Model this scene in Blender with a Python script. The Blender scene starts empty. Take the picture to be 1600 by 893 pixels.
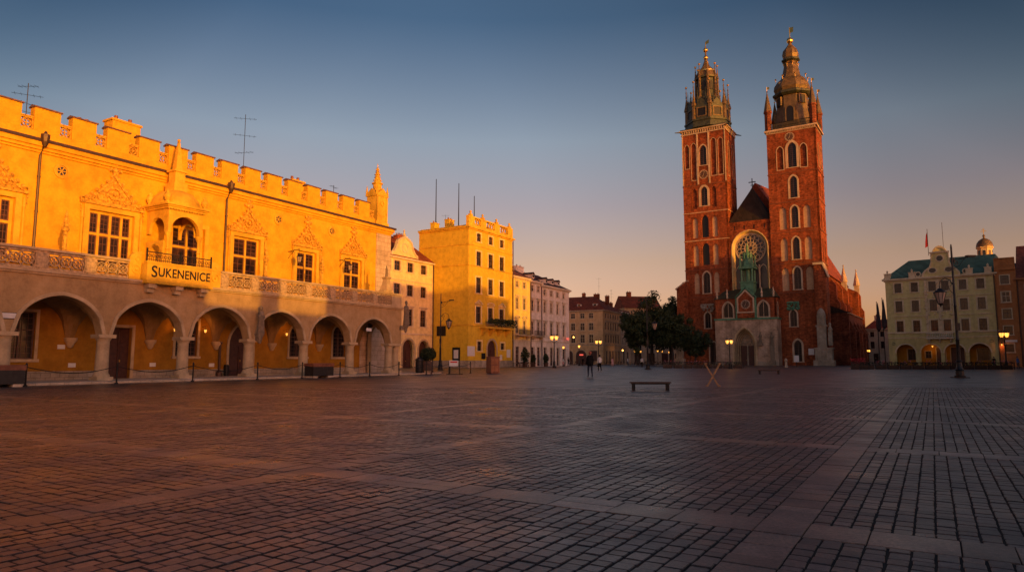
import bpy, math, random
import numpy as np
from mathutils import Matrix, Vector
random.seed(11)
SC = bpy.context.scene
COL = SC.collection
PI = math.pi
def R(d): return math.radians(d)
def at(px, d): return ((px - 800) / 1073.0 * d, d)      # column in the photo + distance -> point on the square

# ------------------------------------------------------------------ mesh helpers
class MB:
    """collects faces; build() links them as ONE mesh object"""
    def __init__(s, M=None): s.v = []; s.f = []; s.i = []; s.M = M; s.m = 0
    def add(s, vs, fs):
        b = len(s.v)
        if s.M is not None: vs = [tuple(s.M @ Vector(p)) for p in vs]
        s.v += [tuple(p) for p in vs]
        s.f += [tuple(b + k for k in f) for f in fs]; s.i += [s.m] * len(fs)
    def box(s, x0, y0, z0, x1, y1, z1):
        s.add([(x0,y0,z0),(x1,y0,z0),(x1,y1,z0),(x0,y1,z0),(x0,y0,z1),(x1,y0,z1),(x1,y1,z1),(x0,y1,z1)],
              [(0,3,2,1),(4,5,6,7),(0,1,5,4),(1,2,6,5),(2,3,7,6),(3,0,4,7)])
    def boxc(s, x, y, z, w, d, h): s.box(x-w/2, y-d/2, z, x+w/2, y+d/2, z+h)
    def prism(s, pts, y0, y1, plane='xz'):
        n = len(pts)
        if plane == 'xz': q = lambda p, y: (p[0], y, p[1])
        elif plane == 'yz': q = lambda p, y: (y, p[0], p[1])
        else: q = lambda p, y: (p[0], p[1], y)
        s.add([q(p, y0) for p in pts] + [q(p, y1) for p in pts],
              [tuple(range(n)), tuple(range(2*n-1, n-1, -1))] + [(k, (k+1) % n + 0, (k+1) % n + n, k+n) for k in range(n)])
    def ring(s, a, b, y0, y1, closed=False):
        """band between two outlines a, b (same length, in x,z), extruded y0..y1"""
        n = len(a); vs = []
        for L, y in ((a, y0), (b, y0), (a, y1), (b, y1)): vs += [(p[0], y, p[1]) for p in L]
        fs = []
        for k in range(n if closed else n-1):
            j = (k+1) % n
            fs += [(k, j, n+j, n+k), (2*n+k, 3*n+k, 3*n+j, 2*n+j), (k, 2*n+k, 2*n+j, j), (n+k, n+j, 3*n+j, 3*n+k)]
        if not closed: fs += [(0, n, 3*n, 2*n), (n-1, 3*n-1, 4*n-1, 2*n-1)]
        s.add(vs, fs)
    def lathe(s, prof, cx=0, cy=0, seg=12, rot=0.0, sq=False):
        vs = []; fs = []; n = len(prof)
        for r, z in prof:
            for k in range(seg):
                a = rot + 2*PI*k/seg
                vs.append((cx + r*math.cos(a), cy + r*math.sin(a), z))
        for i in range(n-1):
            for k in range(seg):
                j = (k+1) % seg
                fs.append((i*seg+k, i*seg+j, (i+1)*seg+j, (i+1)*seg+k))
        fs.append(tuple(range(seg-1, -1, -1))); fs.append(tuple((n-1)*seg + k for k in range(seg)))
        s.add(vs, fs)
    def ball(s, c, r, seg=8, n=5, sz=1.0):
        pr = [(max(1e-3, r*math.sin(PI*k/n)), c[2] - sz*r*math.cos(PI*k/n)) for k in range(n+1)]
        s.lathe(pr, c[0], c[1], seg)
    def tube(s, pts, r, seg=6):
        P = [Vector(p) for p in pts]; n = len(P); vs = []; fs = []
        rr = r if isinstance(r, (list, tuple)) else [r]*n
        for i in range(n):
            d = (P[min(i+1, n-1)] - P[max(i-1, 0)]).normalized()
            a = d.orthogonal().normalized() if abs(d.z) > .9 else d.cross(Vector((0,0,1))).normalized()
            if abs(d.z) > .9: a = Vector((1,0,0)) - d*d.x; a.normalize()
            b = d.cross(a)
            for k in range(seg):
                t = 2*PI*k/seg
                vs.append(tuple(P[i] + (a*math.cos(t) + b*math.sin(t))*rr[i]))
        for i in range(n-1):
            for k in range(seg):
                j = (k+1) % seg
                fs.append((i*seg+k, i*seg+j, (i+1)*seg+j, (i+1)*seg+k))
        fs.append(tuple(range(seg-1, -1, -1))); fs.append(tuple((n-1)*seg+k for k in range(seg)))
        s.add(vs, fs)
    def mesh(s, name, mats, smooth=0):
        me = bpy.data.meshes.new(name); me.from_pydata(s.v, [], s.f)
        for m in (mats if isinstance(mats, (list, tuple)) else [mats]): me.materials.append(m)
        if any(s.i): me.polygons.foreach_set('material_index', s.i)
        if smooth:
            me.polygons.foreach_set('use_smooth', [True]*len(s.f)); me.set_sharp_from_angle(angle=R(smooth))
        me.update(); return me
    def build(s, name, mats, parent=None, smooth=0, loc=None):
        return put(name, s.mesh(name, mats, smooth), parent, loc)
def put(name, me, parent=None, loc=None, M=None):
    o = bpy.data.objects.new(name, me); COL.objects.link(o)
    if parent is not None: o.parent = parent
    if M is not None: o.matrix_local = M
    elif loc is not None: o.location = loc
    return o
def tag(o, label, cat, group=None):
    o['label'] = label; o['category'] = cat
    if group: o['group'] = group
    return o
def thing(name, label, cat, loc=(0,0,0), rz=0.0, group=None):
    o = bpy.data.objects.new(name, None); COL.objects.link(o)
    o.location = loc; o.rotation_euler = (0,0,rz); o.empty_display_size = .2
    return tag(o, label, cat, group)
def structure(o): o['kind'] = 'structure'; return o
def copy_tree(o, parent=None, label=None, loc=None, rz=None):
    c = o.copy(); COL.objects.link(c)
    if parent is not None: c.parent = parent
    if label: c['label'] = label
    if loc is not None: c.location = loc
    if rz is not None: c.rotation_euler = (0,0,rz)
    for ch in list(o.children):
        k = copy_tree(ch, c); k.matrix_parent_inverse = ch.matrix_parent_inverse
    return c

# ------------------------------------------------------------------ materials
def nodes(name):
    m = bpy.data.materials.new(name); m.use_nodes = True
    nt = m.node_tree; b = nt.nodes['Principled BSDF']
    return m, nt, b
def N(nt, t, **kw):
    n = nt.nodes.new(t)
    for k, v in kw.items():
        if k in n.inputs: n.inputs[k].default_value = v
        else: setattr(n, k, v)
    return n
def sc3(c, k): return (c[0]*k, c[1]*k, c[2]*k, 1)
def coords(nt, wall=False):
    tc = N(nt, 'ShaderNodeTexCoord')
    if not wall: return tc.outputs['Object']
    sep = N(nt, 'ShaderNodeSeparateXYZ'); nt.links.new(tc.outputs['Object'], sep.inputs[0])
    ad = N(nt, 'ShaderNodeMath', operation='ADD'); nt.links.new(sep.outputs[0], ad.inputs[0]); nt.links.new(sep.outputs[1], ad.inputs[1])
    cb = N(nt, 'ShaderNodeCombineXYZ'); nt.links.new(ad.outputs[0], cb.inputs[0]); nt.links.new(sep.outputs[2], cb.inputs[1])
    return cb.outputs[0]
def noise(nt, vec, scale, detail=4, rough=.55, stretch=None):
    if stretch:
        mp = N(nt, 'ShaderNodeMapping'); mp.inputs['Scale'].default_value = stretch
        nt.links.new(vec, mp.inputs[0]); vec = mp.outputs[0]
    n = N(nt, 'ShaderNodeTexNoise', Scale=scale, Detail=detail, Roughness=rough)
    nt.links.new(vec, n.inputs['Vector']); return n.outputs[0]
def ramp(nt, fac, *stops):
    r = N(nt, 'ShaderNodeValToRGB'); e = r.color_ramp.elements
    while len(e) < len(stops): e.new(.5)
    for k, (p, c) in enumerate(stops): e[k].position = p; e[k].color = (c[0], c[1], c[2], 1)
    nt.links.new(fac, r.inputs[0]); return r.outputs[0]
def mul(nt, a, b, fac=1.0, mode='MULTIPLY'):
    m = N(nt, 'ShaderNodeMix', data_type='RGBA', blend_type=mode); m.inputs[0].default_value = fac
    for sck, v in ((m.inputs[6], a), (m.inputs[7], b)):
        if isinstance(v, tuple): sck.default_value = v
        else: nt.links.new(v, sck)
    return m.outputs[2]
def bump(nt, b, h, strength, dist=.02):
    n = N(nt, 'ShaderNodeBump', Strength=strength, Distance=dist)
    nt.links.new(h, n.inputs['Height']); nt.links.new(n.outputs[0], b.inputs['Normal'])
def plain(name, c, rough=.6, metal=0.0, var=.25, scale=3.0, bmp=0.0, spec=.4):
    m, nt, b = nodes(name); v = coords(nt)
    n = noise(nt, v, scale, 5)
    col = ramp(nt, n, (.3, sc3(c, 1-var)), (.7, sc3(c, 1+var)))
    nt.links.new(col, b.inputs['Base Color'])
    b.inputs['Roughness'].default_value = rough; b.inputs['Metallic'].default_value = metal; b.inputs['Specular IOR Level'].default_value = spec
    if bmp: bump(nt, b, noise(nt, v, scale*6, 4), bmp)
    return m
def plaster(name, c, var=.16, dirt=.35, joints=None):
    """lime plaster: large patches, vertical rain streaks, fine grain; optional ashlar joints (w, h)"""
    m, nt, b = nodes(name); v = coords(nt)
    big = noise(nt, v, .35, 6, .6); st = noise(nt, v, 1.3, 4, .6, (1, 1, .09)); fine = noise(nt, v, 9, 3)
    col = ramp(nt, big, (.32, sc3(c, 1-var)), (.52, sc3(c, 1)), (.7, sc3((c[0], c[1]*1.03, c[2]*1.12), 1+var*.6)))
    col = mul(nt, col, ramp(nt, st, (.40, (1-dirt, 1-dirt, 1-dirt)), (.58, (1, 1, 1))), .3)
    col = mul(nt, col, ramp(nt, noise(nt, v, 1.4, 6, .7), (.36, (.86,.84,.82)), (.5, (1,1,1)), (.66, (1.08,1.09,1.12))))
    col = mul(nt, col, ramp(nt, fine, (.3, (.88,.88,.88)), (.7, (1.06,1.06,1.06))), .8)
    hh = fine
    if joints:
        w = coords(nt, True)
        br = N(nt, 'ShaderNodeTexBrick', Scale=1.0); br.inputs['Brick Width'].default_value = joints[0]; br.inputs['Row Height'].default_value = joints[1]
        br.inputs['Mortar Size'].default_value = .018
        br.inputs['Color1'].default_value = (1,1,1,1); br.inputs['Color2'].default_value = (.84,.84,.86,1); br.inputs['Mortar'].default_value = (.5,.48,.46,1)
        nt.links.new(w, br.inputs['Vector']); col = mul(nt, col, br.outputs[0], .8)
    nt.links.new(col, b.inputs['Base Color']); b.inputs['Roughness'].default_value = .85; b.inputs['Specular IOR Level'].default_value = .2
    bump(nt, b, hh, .25, .01)
    return m
def brick(name, c, c2, mortar, w=.29, h=.1):
    m, nt, b = nodes(name); v = coords(nt, True); o = coords(nt)
    br = N(nt, 'ShaderNodeTexBrick', Scale=1.0); br.inputs['Brick Width'].default_value = w; br.inputs['Row Height'].default_value = h
    br.inputs['Mortar Size'].default_value = .012; br.inputs['Bias'].default_value = -.1
    br.inputs['Color1'].default_value = sc3(c, 1); br.inputs['Color2'].default_value = sc3(c2, 1); br.inputs['Mortar'].default_value = sc3(mortar, 1)
    nt.links.new(v, br.inputs['Vector'])
    col = mul(nt, br.outputs[0], ramp(nt, noise(nt, o, .28, 7, .65), (.32, (.5,.47,.48)), (.5, (1,1,1)), (.68, (1.3,1.25,1.18))))
    col = mul(nt, col, ramp(nt, noise(nt, o, 1.7, 5, .7), (.38, (.58,.55,.56)), (.5, (1,1,1)), (.62, (1.28,1.2,1.12))))
    col = mul(nt, col, ramp(nt, noise(nt, o, 2.2, 4, .7, (.35, .35, 3.2)), (.38, (.6,.58,.58)), (.5, (1,1,1)), (.62, (1.3,1.25,1.2))))
    col = mul(nt, col, ramp(nt, noise(nt, o, .9, 3, .6, (1, 1, .1)), (.4, (.62,.6,.6)), (.55, (1,1,1))), .6)
    nt.links.new(col, b.inputs['Base Color']); b.inputs['Roughness'].default_value = .9; b.inputs['Specular IOR Level'].default_value = .15
    bump(nt, b, br.outputs[1], .4, -.01)
    return m
def tiles(name, c, var=.35, w=.3, h=.33):
    m, nt, b = nodes(name); v = coords(nt, False)
    sep = N(nt, 'ShaderNodeSeparateXYZ'); nt.links.new(v, sep.inputs[0])
    cb = N(nt, 'ShaderNodeCombineXYZ'); ad = N(nt, 'ShaderNodeMath', operation='ADD')
    nt.links.new(sep.outputs[0], ad.inputs[0]); nt.links.new(sep.outputs[1], ad.inputs[1])
    nt.links.new(ad.outputs[0], cb.inputs[0]); nt.links.new(sep.outputs[2], cb.inputs[1])
    br = N(nt, 'ShaderNodeTexBrick', Scale=1.0); br.inputs['Brick Width'].default_value = w; br.inputs['Row Height'].default_value = h
    br.inputs['Mortar Size'].default_value = .02
    br.inputs['Color1'].default_value = sc3(c, 1+var*.5); br.inputs['Color2'].default_value = sc3(c, 1-var); br.inputs['Mortar'].default_value = sc3(c, .35)
    nt.links.new(cb.outputs[0], br.inputs['Vector'])
    col = mul(nt, br.outputs[0], ramp(nt, noise(nt, v, .6, 6, .65), (.3, (.6,.58,.56)), (.7, (1.2,1.15,1.1))))
    nt.links.new(col, b.inputs['Base Color']); b.inputs['Roughness'].default_value = .75; b.inputs['Specular IOR Level'].default_value = .2
    bump(nt, b, br.outputs[1], .6, -.02)
    return m
def glow(name, c, s):
    m, nt, b = nodes(name)
    b.inputs['Base Color'].default_value = (.8,.7,.5,1)
    b.inputs['Emission Color'].default_value = (c[0], c[1], c[2], 1); b.inputs['Emission Strength'].default_value = s
    return m
def glass(name, c=(.02,.02,.024), rough=.1, curtain=None, spec=.32):
    m, nt, b = nodes(name); v = coords(nt)
    n = noise(nt, v, 1.1, 2)
    if curtain: nt.links.new(ramp(nt, n, (.45, c), (.55, curtain)), b.inputs['Base Color'])
    else: b.inputs['Base Color'].default_value = (c[0], c[1], c[2], 1)
    b.inputs['Roughness'].default_value = rough; b.inputs['Specular IOR Level'].default_value = spec
    bump(nt, b, n, .12, .05)
    return m
def leafm(name, c, c2):
    m, nt, b = nodes(name); v = coords(nt)
    nt.links.new(ramp(nt, noise(nt, v, 1.6, 4), (.3, c), (.7, c2)), b.inputs['Base Color'])
    b.inputs['Roughness'].default_value = .6; b.inputs['Specular IOR Level'].default_value = .25
    return m
M = dict(
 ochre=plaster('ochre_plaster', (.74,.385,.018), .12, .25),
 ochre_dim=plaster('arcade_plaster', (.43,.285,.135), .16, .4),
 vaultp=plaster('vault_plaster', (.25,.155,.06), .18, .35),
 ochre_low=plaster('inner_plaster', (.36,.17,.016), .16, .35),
 stone=plaster('pale_stone', (.50,.37,.215), .2, .4),
 stone_trim=plaster('carved_stone', (.72,.42,.035), .22, .4),
 ashlar=plaster('ashlar_stone', (.60,.46,.32), .2, .4, (.9,.42)),
 relief=plain('weathered_shaded_relief', (.58,.315,.03), .9, 0, .55, 7, .4), reliefs=plain('weathered_shaded_tracery', (.44,.31,.17), .9, 0, .45, 7, .4),  # darker, blotchier tone stands in for carving shadow, together with dirt and weathering
 porchstone=plaster('porch_stone', (.50,.35,.235), .45, .65, (.8,.36)),
 rubble=plaster('rubble_stone', (.40,.33,.24), .3, .5, (.5,.26)),
 coping=plain('coping_tile', (.16,.08,.05), .7, 0, .4, 4),
 gutter=plain('dark_gutter', (.07,.04,.03), .45, .3, .3, 5),
 iron=plain('black_iron', (.018,.017,.017), .45, .5, .3, 8),
 wood=plain('dark_wood', (.075,.035,.02), .55, 0, .35, 6, .2),
 darkwood=plain('tarred_wood', (.025,.02,.017), .5, 0, .35, 6, .2),
 brown=plain('brown_wood', (.22,.075,.035), .5, 0, .35, 4, .2),
 plank=plain('raw_wood', (.42,.21,.09), .6, 0, .3, 5, .2),
 door=plain('door_wood', (.06,.02,.013), .5, 0, .35, 5, .2),
 frame=plain('window_frame', (.15,.06,.028), .5, 0, .25, 5),
 framew=plain('pale_window_frame', (.58,.46,.34), .5, 0, .15, 5),
 framed=plain('dark_window_frame', (.10,.05,.035), .5, 0, .25, 5),
 pane=glass('window_glass'), panec=glass('window_glass_curtain', (.022,.016,.014), .14, (.075,.055,.04), .26), hallpane=glass('leaded_glass', (.018,.010,.008), .25, (.05,.022,.012), .16),
 yellow=plaster('yellow_plaster', (.68,.43,.03), .07, .2),
 cream=plaster('cream_plaster', (.76,.58,.26), .12, .3),
 rowyel=plaster('row_yellow_plaster', (.78,.58,.15), .12, .3),
 rowgrey=plaster('row_pale_plaster', (.78,.67,.57), .14, .3),
 tan=plaster('tan_plaster', (.66,.42,.21), .2, .4), tang=plaster('grey_tan_plaster', (.48,.36,.24), .2, .4),
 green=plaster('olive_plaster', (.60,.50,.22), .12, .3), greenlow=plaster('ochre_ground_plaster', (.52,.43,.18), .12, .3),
 greentrim=plaster('cream_trim', (.64,.50,.32), .14, .3),
 orange=plaster('orange_plaster', (.42,.17,.06), .16, .35), redw=plaster('russet_plaster', (.36,.15,.07), .18, .35),
 pale=plaster('pale_plaster', (.62,.52,.38), .14, .3),
 brick=brick('church_brick', (.30,.068,.021), (.17,.036,.014), (.25,.12,.06)),
 bricklow=brick('aisle_brick', (.20,.056,.028), (.13,.036,.02), (.17,.095,.06)),
 reveal=plaster('reveal_plaster', (.66,.50,.22), .14, .3), course=plain('brick_course', (.17,.06,.03), .9, 0, .3, 2), churchpane=glass('church_glass', (.012,.012,.014), .2, None, .2),
 trim=plaster('church_stone', (.50,.38,.26), .2, .4), niche=plaster('niche_plaster', (.50,.33,.20), .16, .35),
 tile_red=tiles('red_roof_tile', (.30,.075,.035)), tile_dark=tiles('dark_roof_tile', (.095,.05,.04)), tile_brown=tiles('brown_roof_tile', (.22,.075,.05)),
 slate=tiles('sheet_roof', (.035,.026,.02), .3, .6, 3.0),
 copper=tiles('copper_roof', (.07,.15,.12), .22, .6, 9.0), copper_dark=plain('dark_copper', (.045,.052,.03), .5, .1, .5, 1.5, .25),
 copper_gold=plain('weathered_copper', (.135,.09,.035), .5, .12, .45, 1.2, .25), verdigris=plain('verdigris', (.075,.20,.12), .6, .1, .4, 2.0, .2),
 gold=plain('gilding', (.75,.48,.12), .28, .95, .15, 5), rosegl=glass('rose_glass', (.035,.035,.04), .15),
 leaf=leafm('tree_leaf', (.016,.026,.009), (.045,.06,.02)), leaf2=leafm('shrub_leaf', (.012,.022,.008), (.032,.046,.016)),
 bark=plain('bark', (.045,.032,.024), .9, 0, .4, 4, .4), flower=plain('pink_petals', (.48,.14,.17), .6, 0, .4, 9), redfl=plain('red_petals', (.40,.03,.03), .6, 0, .4, 9),
 white=plain('white_paper', (.62,.6,.57), .6, 0, .08, 4), redcloth=plain('red_cloth', (.5,.02,.015), .7), darkcloth=plain('dark_cloth', (.03,.018,.02), .8),
 lamp=glow('lit_lamp_glass', (1,.40,.05), 1.9), lampglass=plain('unlit_lamp_glass', (.35,.27,.22), .2, 0, .1, 5), neon=glow('red_neon', (1,.04,.02), .9),
 skin=plain('skin', (.42,.24,.16), .6, 0, .08, 6), hair=plain('dark_hair', (.03,.018,.012), .6), hairred=plain('red_cap', (.34,.09,.045), .6),
 shirtw=plain('white_shirt', (.62,.60,.58), .8), shirtp=plain('pink_shirt', (.5,.27,.25), .8), jacket=plain('black_jacket', (.010,.009,.009), .9, 0, .25, 3, 0, .1), jeans=plain('dark_jeans', (.03,.034,.055), .85),
 blue=plain('blue_jacket', (.06,.12,.30), .8), shoe=plain('dark_shoe', (.03,.025,.022), .6),
 bronze=plain('dark_stone_figure', (.20,.15,.10), .7, 0, .35, 5, .3),
)

# ------------------------------------------------------------------ walls, windows
def arch_top(xc, w, zs, rise, kind, n=12):
    pts = []
    if kind == 'p':
        Rr = ((w/2)**2 + rise**2) / w; c = Rr - w/2; amax = math.atan2(rise, c) if c > 1e-6 else PI/2
        L = [(xc + c - Rr*math.cos(amax*k/(n//2)), zs + Rr*math.sin(amax*k/(n//2))) for k in range(n//2+1)]
        pts = L + [(2*xc - x, z) for x, z in reversed(L[:-1])]
    else:
        pts = [(xc - w/2*math.cos(PI*k/n), zs + rise*math.sin(PI*k/n)) for k in range(n+1)]
    return pts
def hole(x, z, w, h, kind=None, rise=None):
    if kind and rise is None: rise = w/2 if kind == 'r' else w*.75
    return dict(x=x, z=z, w=w, h=h, kind=kind, rise=rise or 0)
def outline(o, g=0.0):
    """outline of an opening grown by g: bottom-left, up, over, bottom-right"""
    x, w, zs = o['x'], o['w'] + 2*g, o['z'] + o['h'] - o['rise']
    if o['kind']: top = arch_top(x, w, zs, o['rise'] + g, o['kind'])
    else: top = [(x - w/2, zs + g), (x + w/2, zs + g)]
    return [(x - w/2, o['z'])] + top + [(x + w/2, o['z'])]
class Face:
    """one wall plane of a thing: x along it, y inward, z up"""
    def __init__(s, root, M4=None): s.root = root; s.M = M4 or Matrix.Identity(4)
    def panel(s, mb, x0, x1, z0, z1, holes, T=.35):
        mb.M = s.M
        xs = sorted({x0, x1} | {round(v, 4) for o in holes for v in (o['x']-o['w']/2, o['x']+o['w']/2)})
        zs = sorted({z0, z1} | {round(v, 4) for o in holes for v in (o['z'], o['z']+o['h'])})
        for a, b in zip(xs, xs[1:]):
            run = None
            for c, d in list(zip(zs, zs[1:])) + [(None, None)]:
                free = c is not None and not any(abs((a+b)/2-o['x']) < o['w']/2 and o['z'] < (c+d)/2 < o['z']+o['h'] for o in holes)
                if free: run = (run[0], d) if run else (c, d)
                elif run:
                    mb.add([(a,0,run[0]),(b,0,run[0]),(b,0,run[1]),(a,0,run[1])], [(0,1,2,3)]); run = None
        for o in holes:
            P = outline(o); zt = o['z'] + o['h']
            if o['kind']:
                top = P[1:-1]
                for (xa, za), (xb, zb) in zip(top, top[1:]):
                    mb.add([(xa,0,za),(xb,0,zb),(xb,0,zt+1e-4),(xa,0,zt+1e-4)], [(0,1,2,3)])
            n = len(P); closed = o['z'] > z0 + 1e-3
            mb.add([(x,0,z) for x, z in P] + [(x,T,z) for x, z in P],
                   [(k,(k+1)%n,(k+1)%n+n,k+n) for k in range(n if closed else n-1)])
        for q in (((x0,0,z0),(x0,T,z0),(x0,T,z1),(x0,0,z1)), ((x1,0,z0),(x1,T,z0),(x1,T,z1),(x1,0,z1)), ((x0,0,z1),(x1,0,z1),(x1,T,z1),(x0,T,z1))):
            mb.add(list(q), [(0,1,2,3)])
        mb.M = None
    def place(s, name, me, x, z, y=0.0, parent=None):
        return put(name, me, parent or s.root, None, s.M @ Matrix.Translation((x, y, z)))
CACHE = {}
def cached(key, fn):
    if key not in CACHE: CACHE[key] = fn()
    return CACHE[key]
def window(face, o, nx=2, nz=(.6,), fm='frame', gm='pane', sur=0.0, sm='stone', sill=False, ped=None, depth=.14, fw=.07, lattice=0, name='window', proud=.06):
    q = dict(o, x=0.0, z=0.0); key = (o['w'], o['h'], o['kind'], o['rise'])
    def frame():
        mb = MB(); w, h = o['w'], o['h']
        a, b = outline(q), outline(q, -fw)
        a = a[:]; b[0] = (b[0][0], fw); b[-1] = (b[-1][0], fw)
        mb.ring(a, b, depth, depth+.07); mb.box(-w/2, depth, 0, w/2, depth+.07, fw)
        def ztop(x):
            T = outline(q, -fw)[1:-1]
            for (xa, za), (xb, zb) in zip(T, T[1:]):
                if xa-1e-6 <= x <= xb+1e-6 and xb > xa: return za + (zb-za)*(x-xa)/(xb-xa)
            return h - fw
        for k in range(1, nx):
            x = -w/2 + w*k/nx; mb.box(x-fw*.45, depth-.003, fw, x+fw*.45, depth+.066, ztop(x))
        for f in nz: mb.box(-w/2+fw*.5, depth-.006, h*f-fw*.45, w/2-fw*.5, depth+.06, h*f+fw*.45)
        if lattice:
            nl = max(2, int(w/lattice)); 
            for k in range(1, nl):
                x = -w/2 + w*k/nl; mb.box(x-.012, depth+.045, fw, x+.012, depth+.068, ztop(x))
            for k in range(1, int(h/lattice)):
                z = h*k/int(h/lattice); mb.box(-w/2+fw*.5, depth+.042, z-.012, w/2-fw*.5, depth+.067, z+.012)
        return mb.mesh('window_frame', M[fm])
    def pane():
        P = outline(q, -fw*.5); mb = MB(); mb.add([(x, depth+.075, z) for x, z in P], [tuple(range(len(P)))])
        return mb.mesh('window_pane', M[gm])
    def surr():
        mb = MB(); g = .006; w, h = o['w'], o['h']
        mb.ring(outline(q, g+sur), outline(q, g), -proud, .02)
        if sill: mb.box(-w/2-sur-.08, -proud-.06, -.16, w/2+sur+.08, .02, -.002)
        return mb.mesh('window_surround', M[sm])
    w = face.place(name, cached(('f', key, nx, nz, fm, depth, fw, lattice), frame), o['x'], o['z'])
    put('pane', cached(('p', key, gm, depth, fw), pane), w)
    if sur: put('surround', cached(('s', key, sur, sm, sill, proud), surr), w)
    if ped:
        def pd():
            mb = MB(); a = o['w']/2 + sur + .12; z = o['h'] + sur + .16
            if ped == 'flat': mb.box(-a, -.28, z, a, .02, z+.16); mb.box(-a+.1, -.18, z-.1, a-.1, .02, z)
            elif ped == 'tri':
                mb.prism([(-a, z), (a, z), (a, z+.13), (-a, z+.13)], -.26, .02); mb.ring([(-a, z+.13), (0, z+.75), (a, z+.13)], [(-a+.22, z+.13), (0, z+.55), (a-.22, z+.13)], -.26, .02)
                mb.box(-.2, -.12, z+.16, .2, .02, z+.42)
            else:
                A = [(a*math.cos(PI*(1-k/10)), z + .12 + .42*math.sin(PI*k/10)) for k in range(11)]
                B = [(.8*x, z + .12 + (zz-z-.12)*.6) for x, zz in A]
                mb.box(-a, -.24, z, a, .02, z+.12); mb.ring(A, B, -.24, .02)
            return mb.mesh('window_pediment', M[sm])
        put('pediment', cached(('d', o['w'], o['h'], sur, ped, sm), pd), w)
    return w
def blind(face, o, mat, sur=0.0, sm='trim', depth=.3):
    q = dict(o, x=0.0, z=0.0); key = ('b', o['w'], o['h'], o['kind'], o['rise'], mat, depth)
    def mk():
        P = outline(q); mb = MB(); mb.add([(x, depth-.02, z) for x, z in P], [tuple(range(len(P)))]); return mb.mesh('blind_window', M[mat])
    w = face.place('blind_window', cached(key, mk), o['x'], o['z'])
    if sur:
        def su():
            mb = MB(); mb.ring(outline(q, .006+sur), outline(q, .006), -.06, .02); mb.box(-o['w']/2-sur, -.08, -.14, o['w']/2+sur, .02, -.002); return mb.mesh('blind_surround', M[sm])
        put('surround', cached(key+(sur, sm), su), w)
    return w
def doorp(face, o, mat='door', depth=.22, name='door', sur=0.0, sm='stone', leaves=2):
    q = dict(o, x=0.0, z=0.0)
    mb = MB(); P = outline(q); mb.add([(x, depth, z) for x, z in P], [tuple(range(len(P)))])
    w = o['w']/leaves; hs = o['h'] - o['rise']
    for k in range(leaves):
        x0 = -o['w']/2 + k*w
        for j in range(3): mb.box(x0+.12, depth-.035, .15+j*(hs-.2)/3, x0+w-.12, depth-.001, .15+(j+1)*(hs-.2)/3-.12)
    mb.box(-.03, depth-.05, 0, .03, depth-.002, hs)
    if o['kind']: mb.box(-o['w']/2, depth-.06, hs-.08, o['w']/2, depth-.003, hs+.04)
    d = face.place(name, mb.mesh(name, M[mat]), o['x'], o['z'])
    hb = MB(); hb.box(.08, depth-.12, 1.0, .12, depth-.037, 1.14); hb.build('handle', M['gold'], d)
    if sur:
        mb = MB(); mb.ring(outline(q, .006+sur), outline(q, .006), -.07, .02); mb.build('surround', M[sm], d)
    return d
def SIDE_R(W): return Matrix.Translation((W,0,0)) @ Matrix.Rotation(PI/2, 4, 'Z')
def SIDE_L(D): return Matrix.Translation((0,D,0)) @ Matrix.Rotation(-PI/2, 4, 'Z')
def band(mb, W, D, z, h, p, back=False):
    """string course round front and both sides, proud by p"""
    ucourse(mb, 0, W, D, z, h, p)
def ucourse(mb, x0, x1, D, z, h, p):
    mb.prism([(x0-p,-p),(x1+p,-p),(x1+p,D),(x1-.02,D),(x1-.02,.02),(x0+.02,.02),(x0+.02,D),(x0-p,D)], z, z+h, 'xy')
def bands(root, W, D, specs, mat, name='string_course'):
    for z, h, p in specs:
        mb = MB(); ucourse(mb, 0, W, D, z, h, p); mb.build(name, M[mat], root)
def chimney(root, x, y, z, w=.9, d=.7, h=1.4, mat='brick'):
    mb = MB(); mb.boxc(x, y, z, w, d, h); mb.boxc(x, y, z+h, w+.16, d+.16, .14)
    c = mb.build('chimney', M[mat], root)
    for k in (-1, 1):
        p = MB(); p.lathe([(.13, z+h+.14), (.12, z+h+.5)], x+k*w*.25, y, 8); p.build('chimney_pot', M['brown'], c)
    return c
def roof_gable(root, x0, x1, y0, y1, z, zr, mat, ov=.35, name='roof', yr=None):
    yr = (y0+y1)/2 if yr is None else yr
    mb = MB(); mb.prism([(y0-ov, z), (y1+ov, z), (yr, zr)], x0-.05, x1+.05, 'yz'); return mb.build(name, M[mat], root)
def roof_hip(root, x0, x1, y0, y1, z, zr, mat, a=2.0, b=2.0, ov=.35, yr=None, name='roof'):
    yr = (y0+y1)/2 if yr is None else yr
    mb = MB(); mb.add([(x0-ov,y0-ov,z),(x1+ov,y0-ov,z),(x1+ov,y1+ov,z),(x0-ov,y1+ov,z),(x0+a,yr,zr),(x1-b,yr,zr)], [(0,1,5,4),(1,2,5),(2,3,4,5),(3,0,4),(3,2,1,0)])
    return mb.build(name, M[mat], root)
def dormer(root, x, y, z, w=1.1, h=1.2, d=1.6, mat='tile_dark'):
    mb = MB(); mb.box(x-w/2, y, z, x+w/2, y+d, z+h); dm = mb.build('dormer', M['rowgrey'], root)
    r = MB(); r.prism([(x-w/2-.12, z+h), (x+w/2+.12, z+h), (x, z+h+.45)], y-.12, y+d+.4); r.build('dormer_roof', M[mat], dm)
    p = MB(); p.box(x-w*.32, y-.03, z+.18, x+w*.32, y-.004, z+h-.12); p.build('pane', M['panec'], dm)
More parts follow.
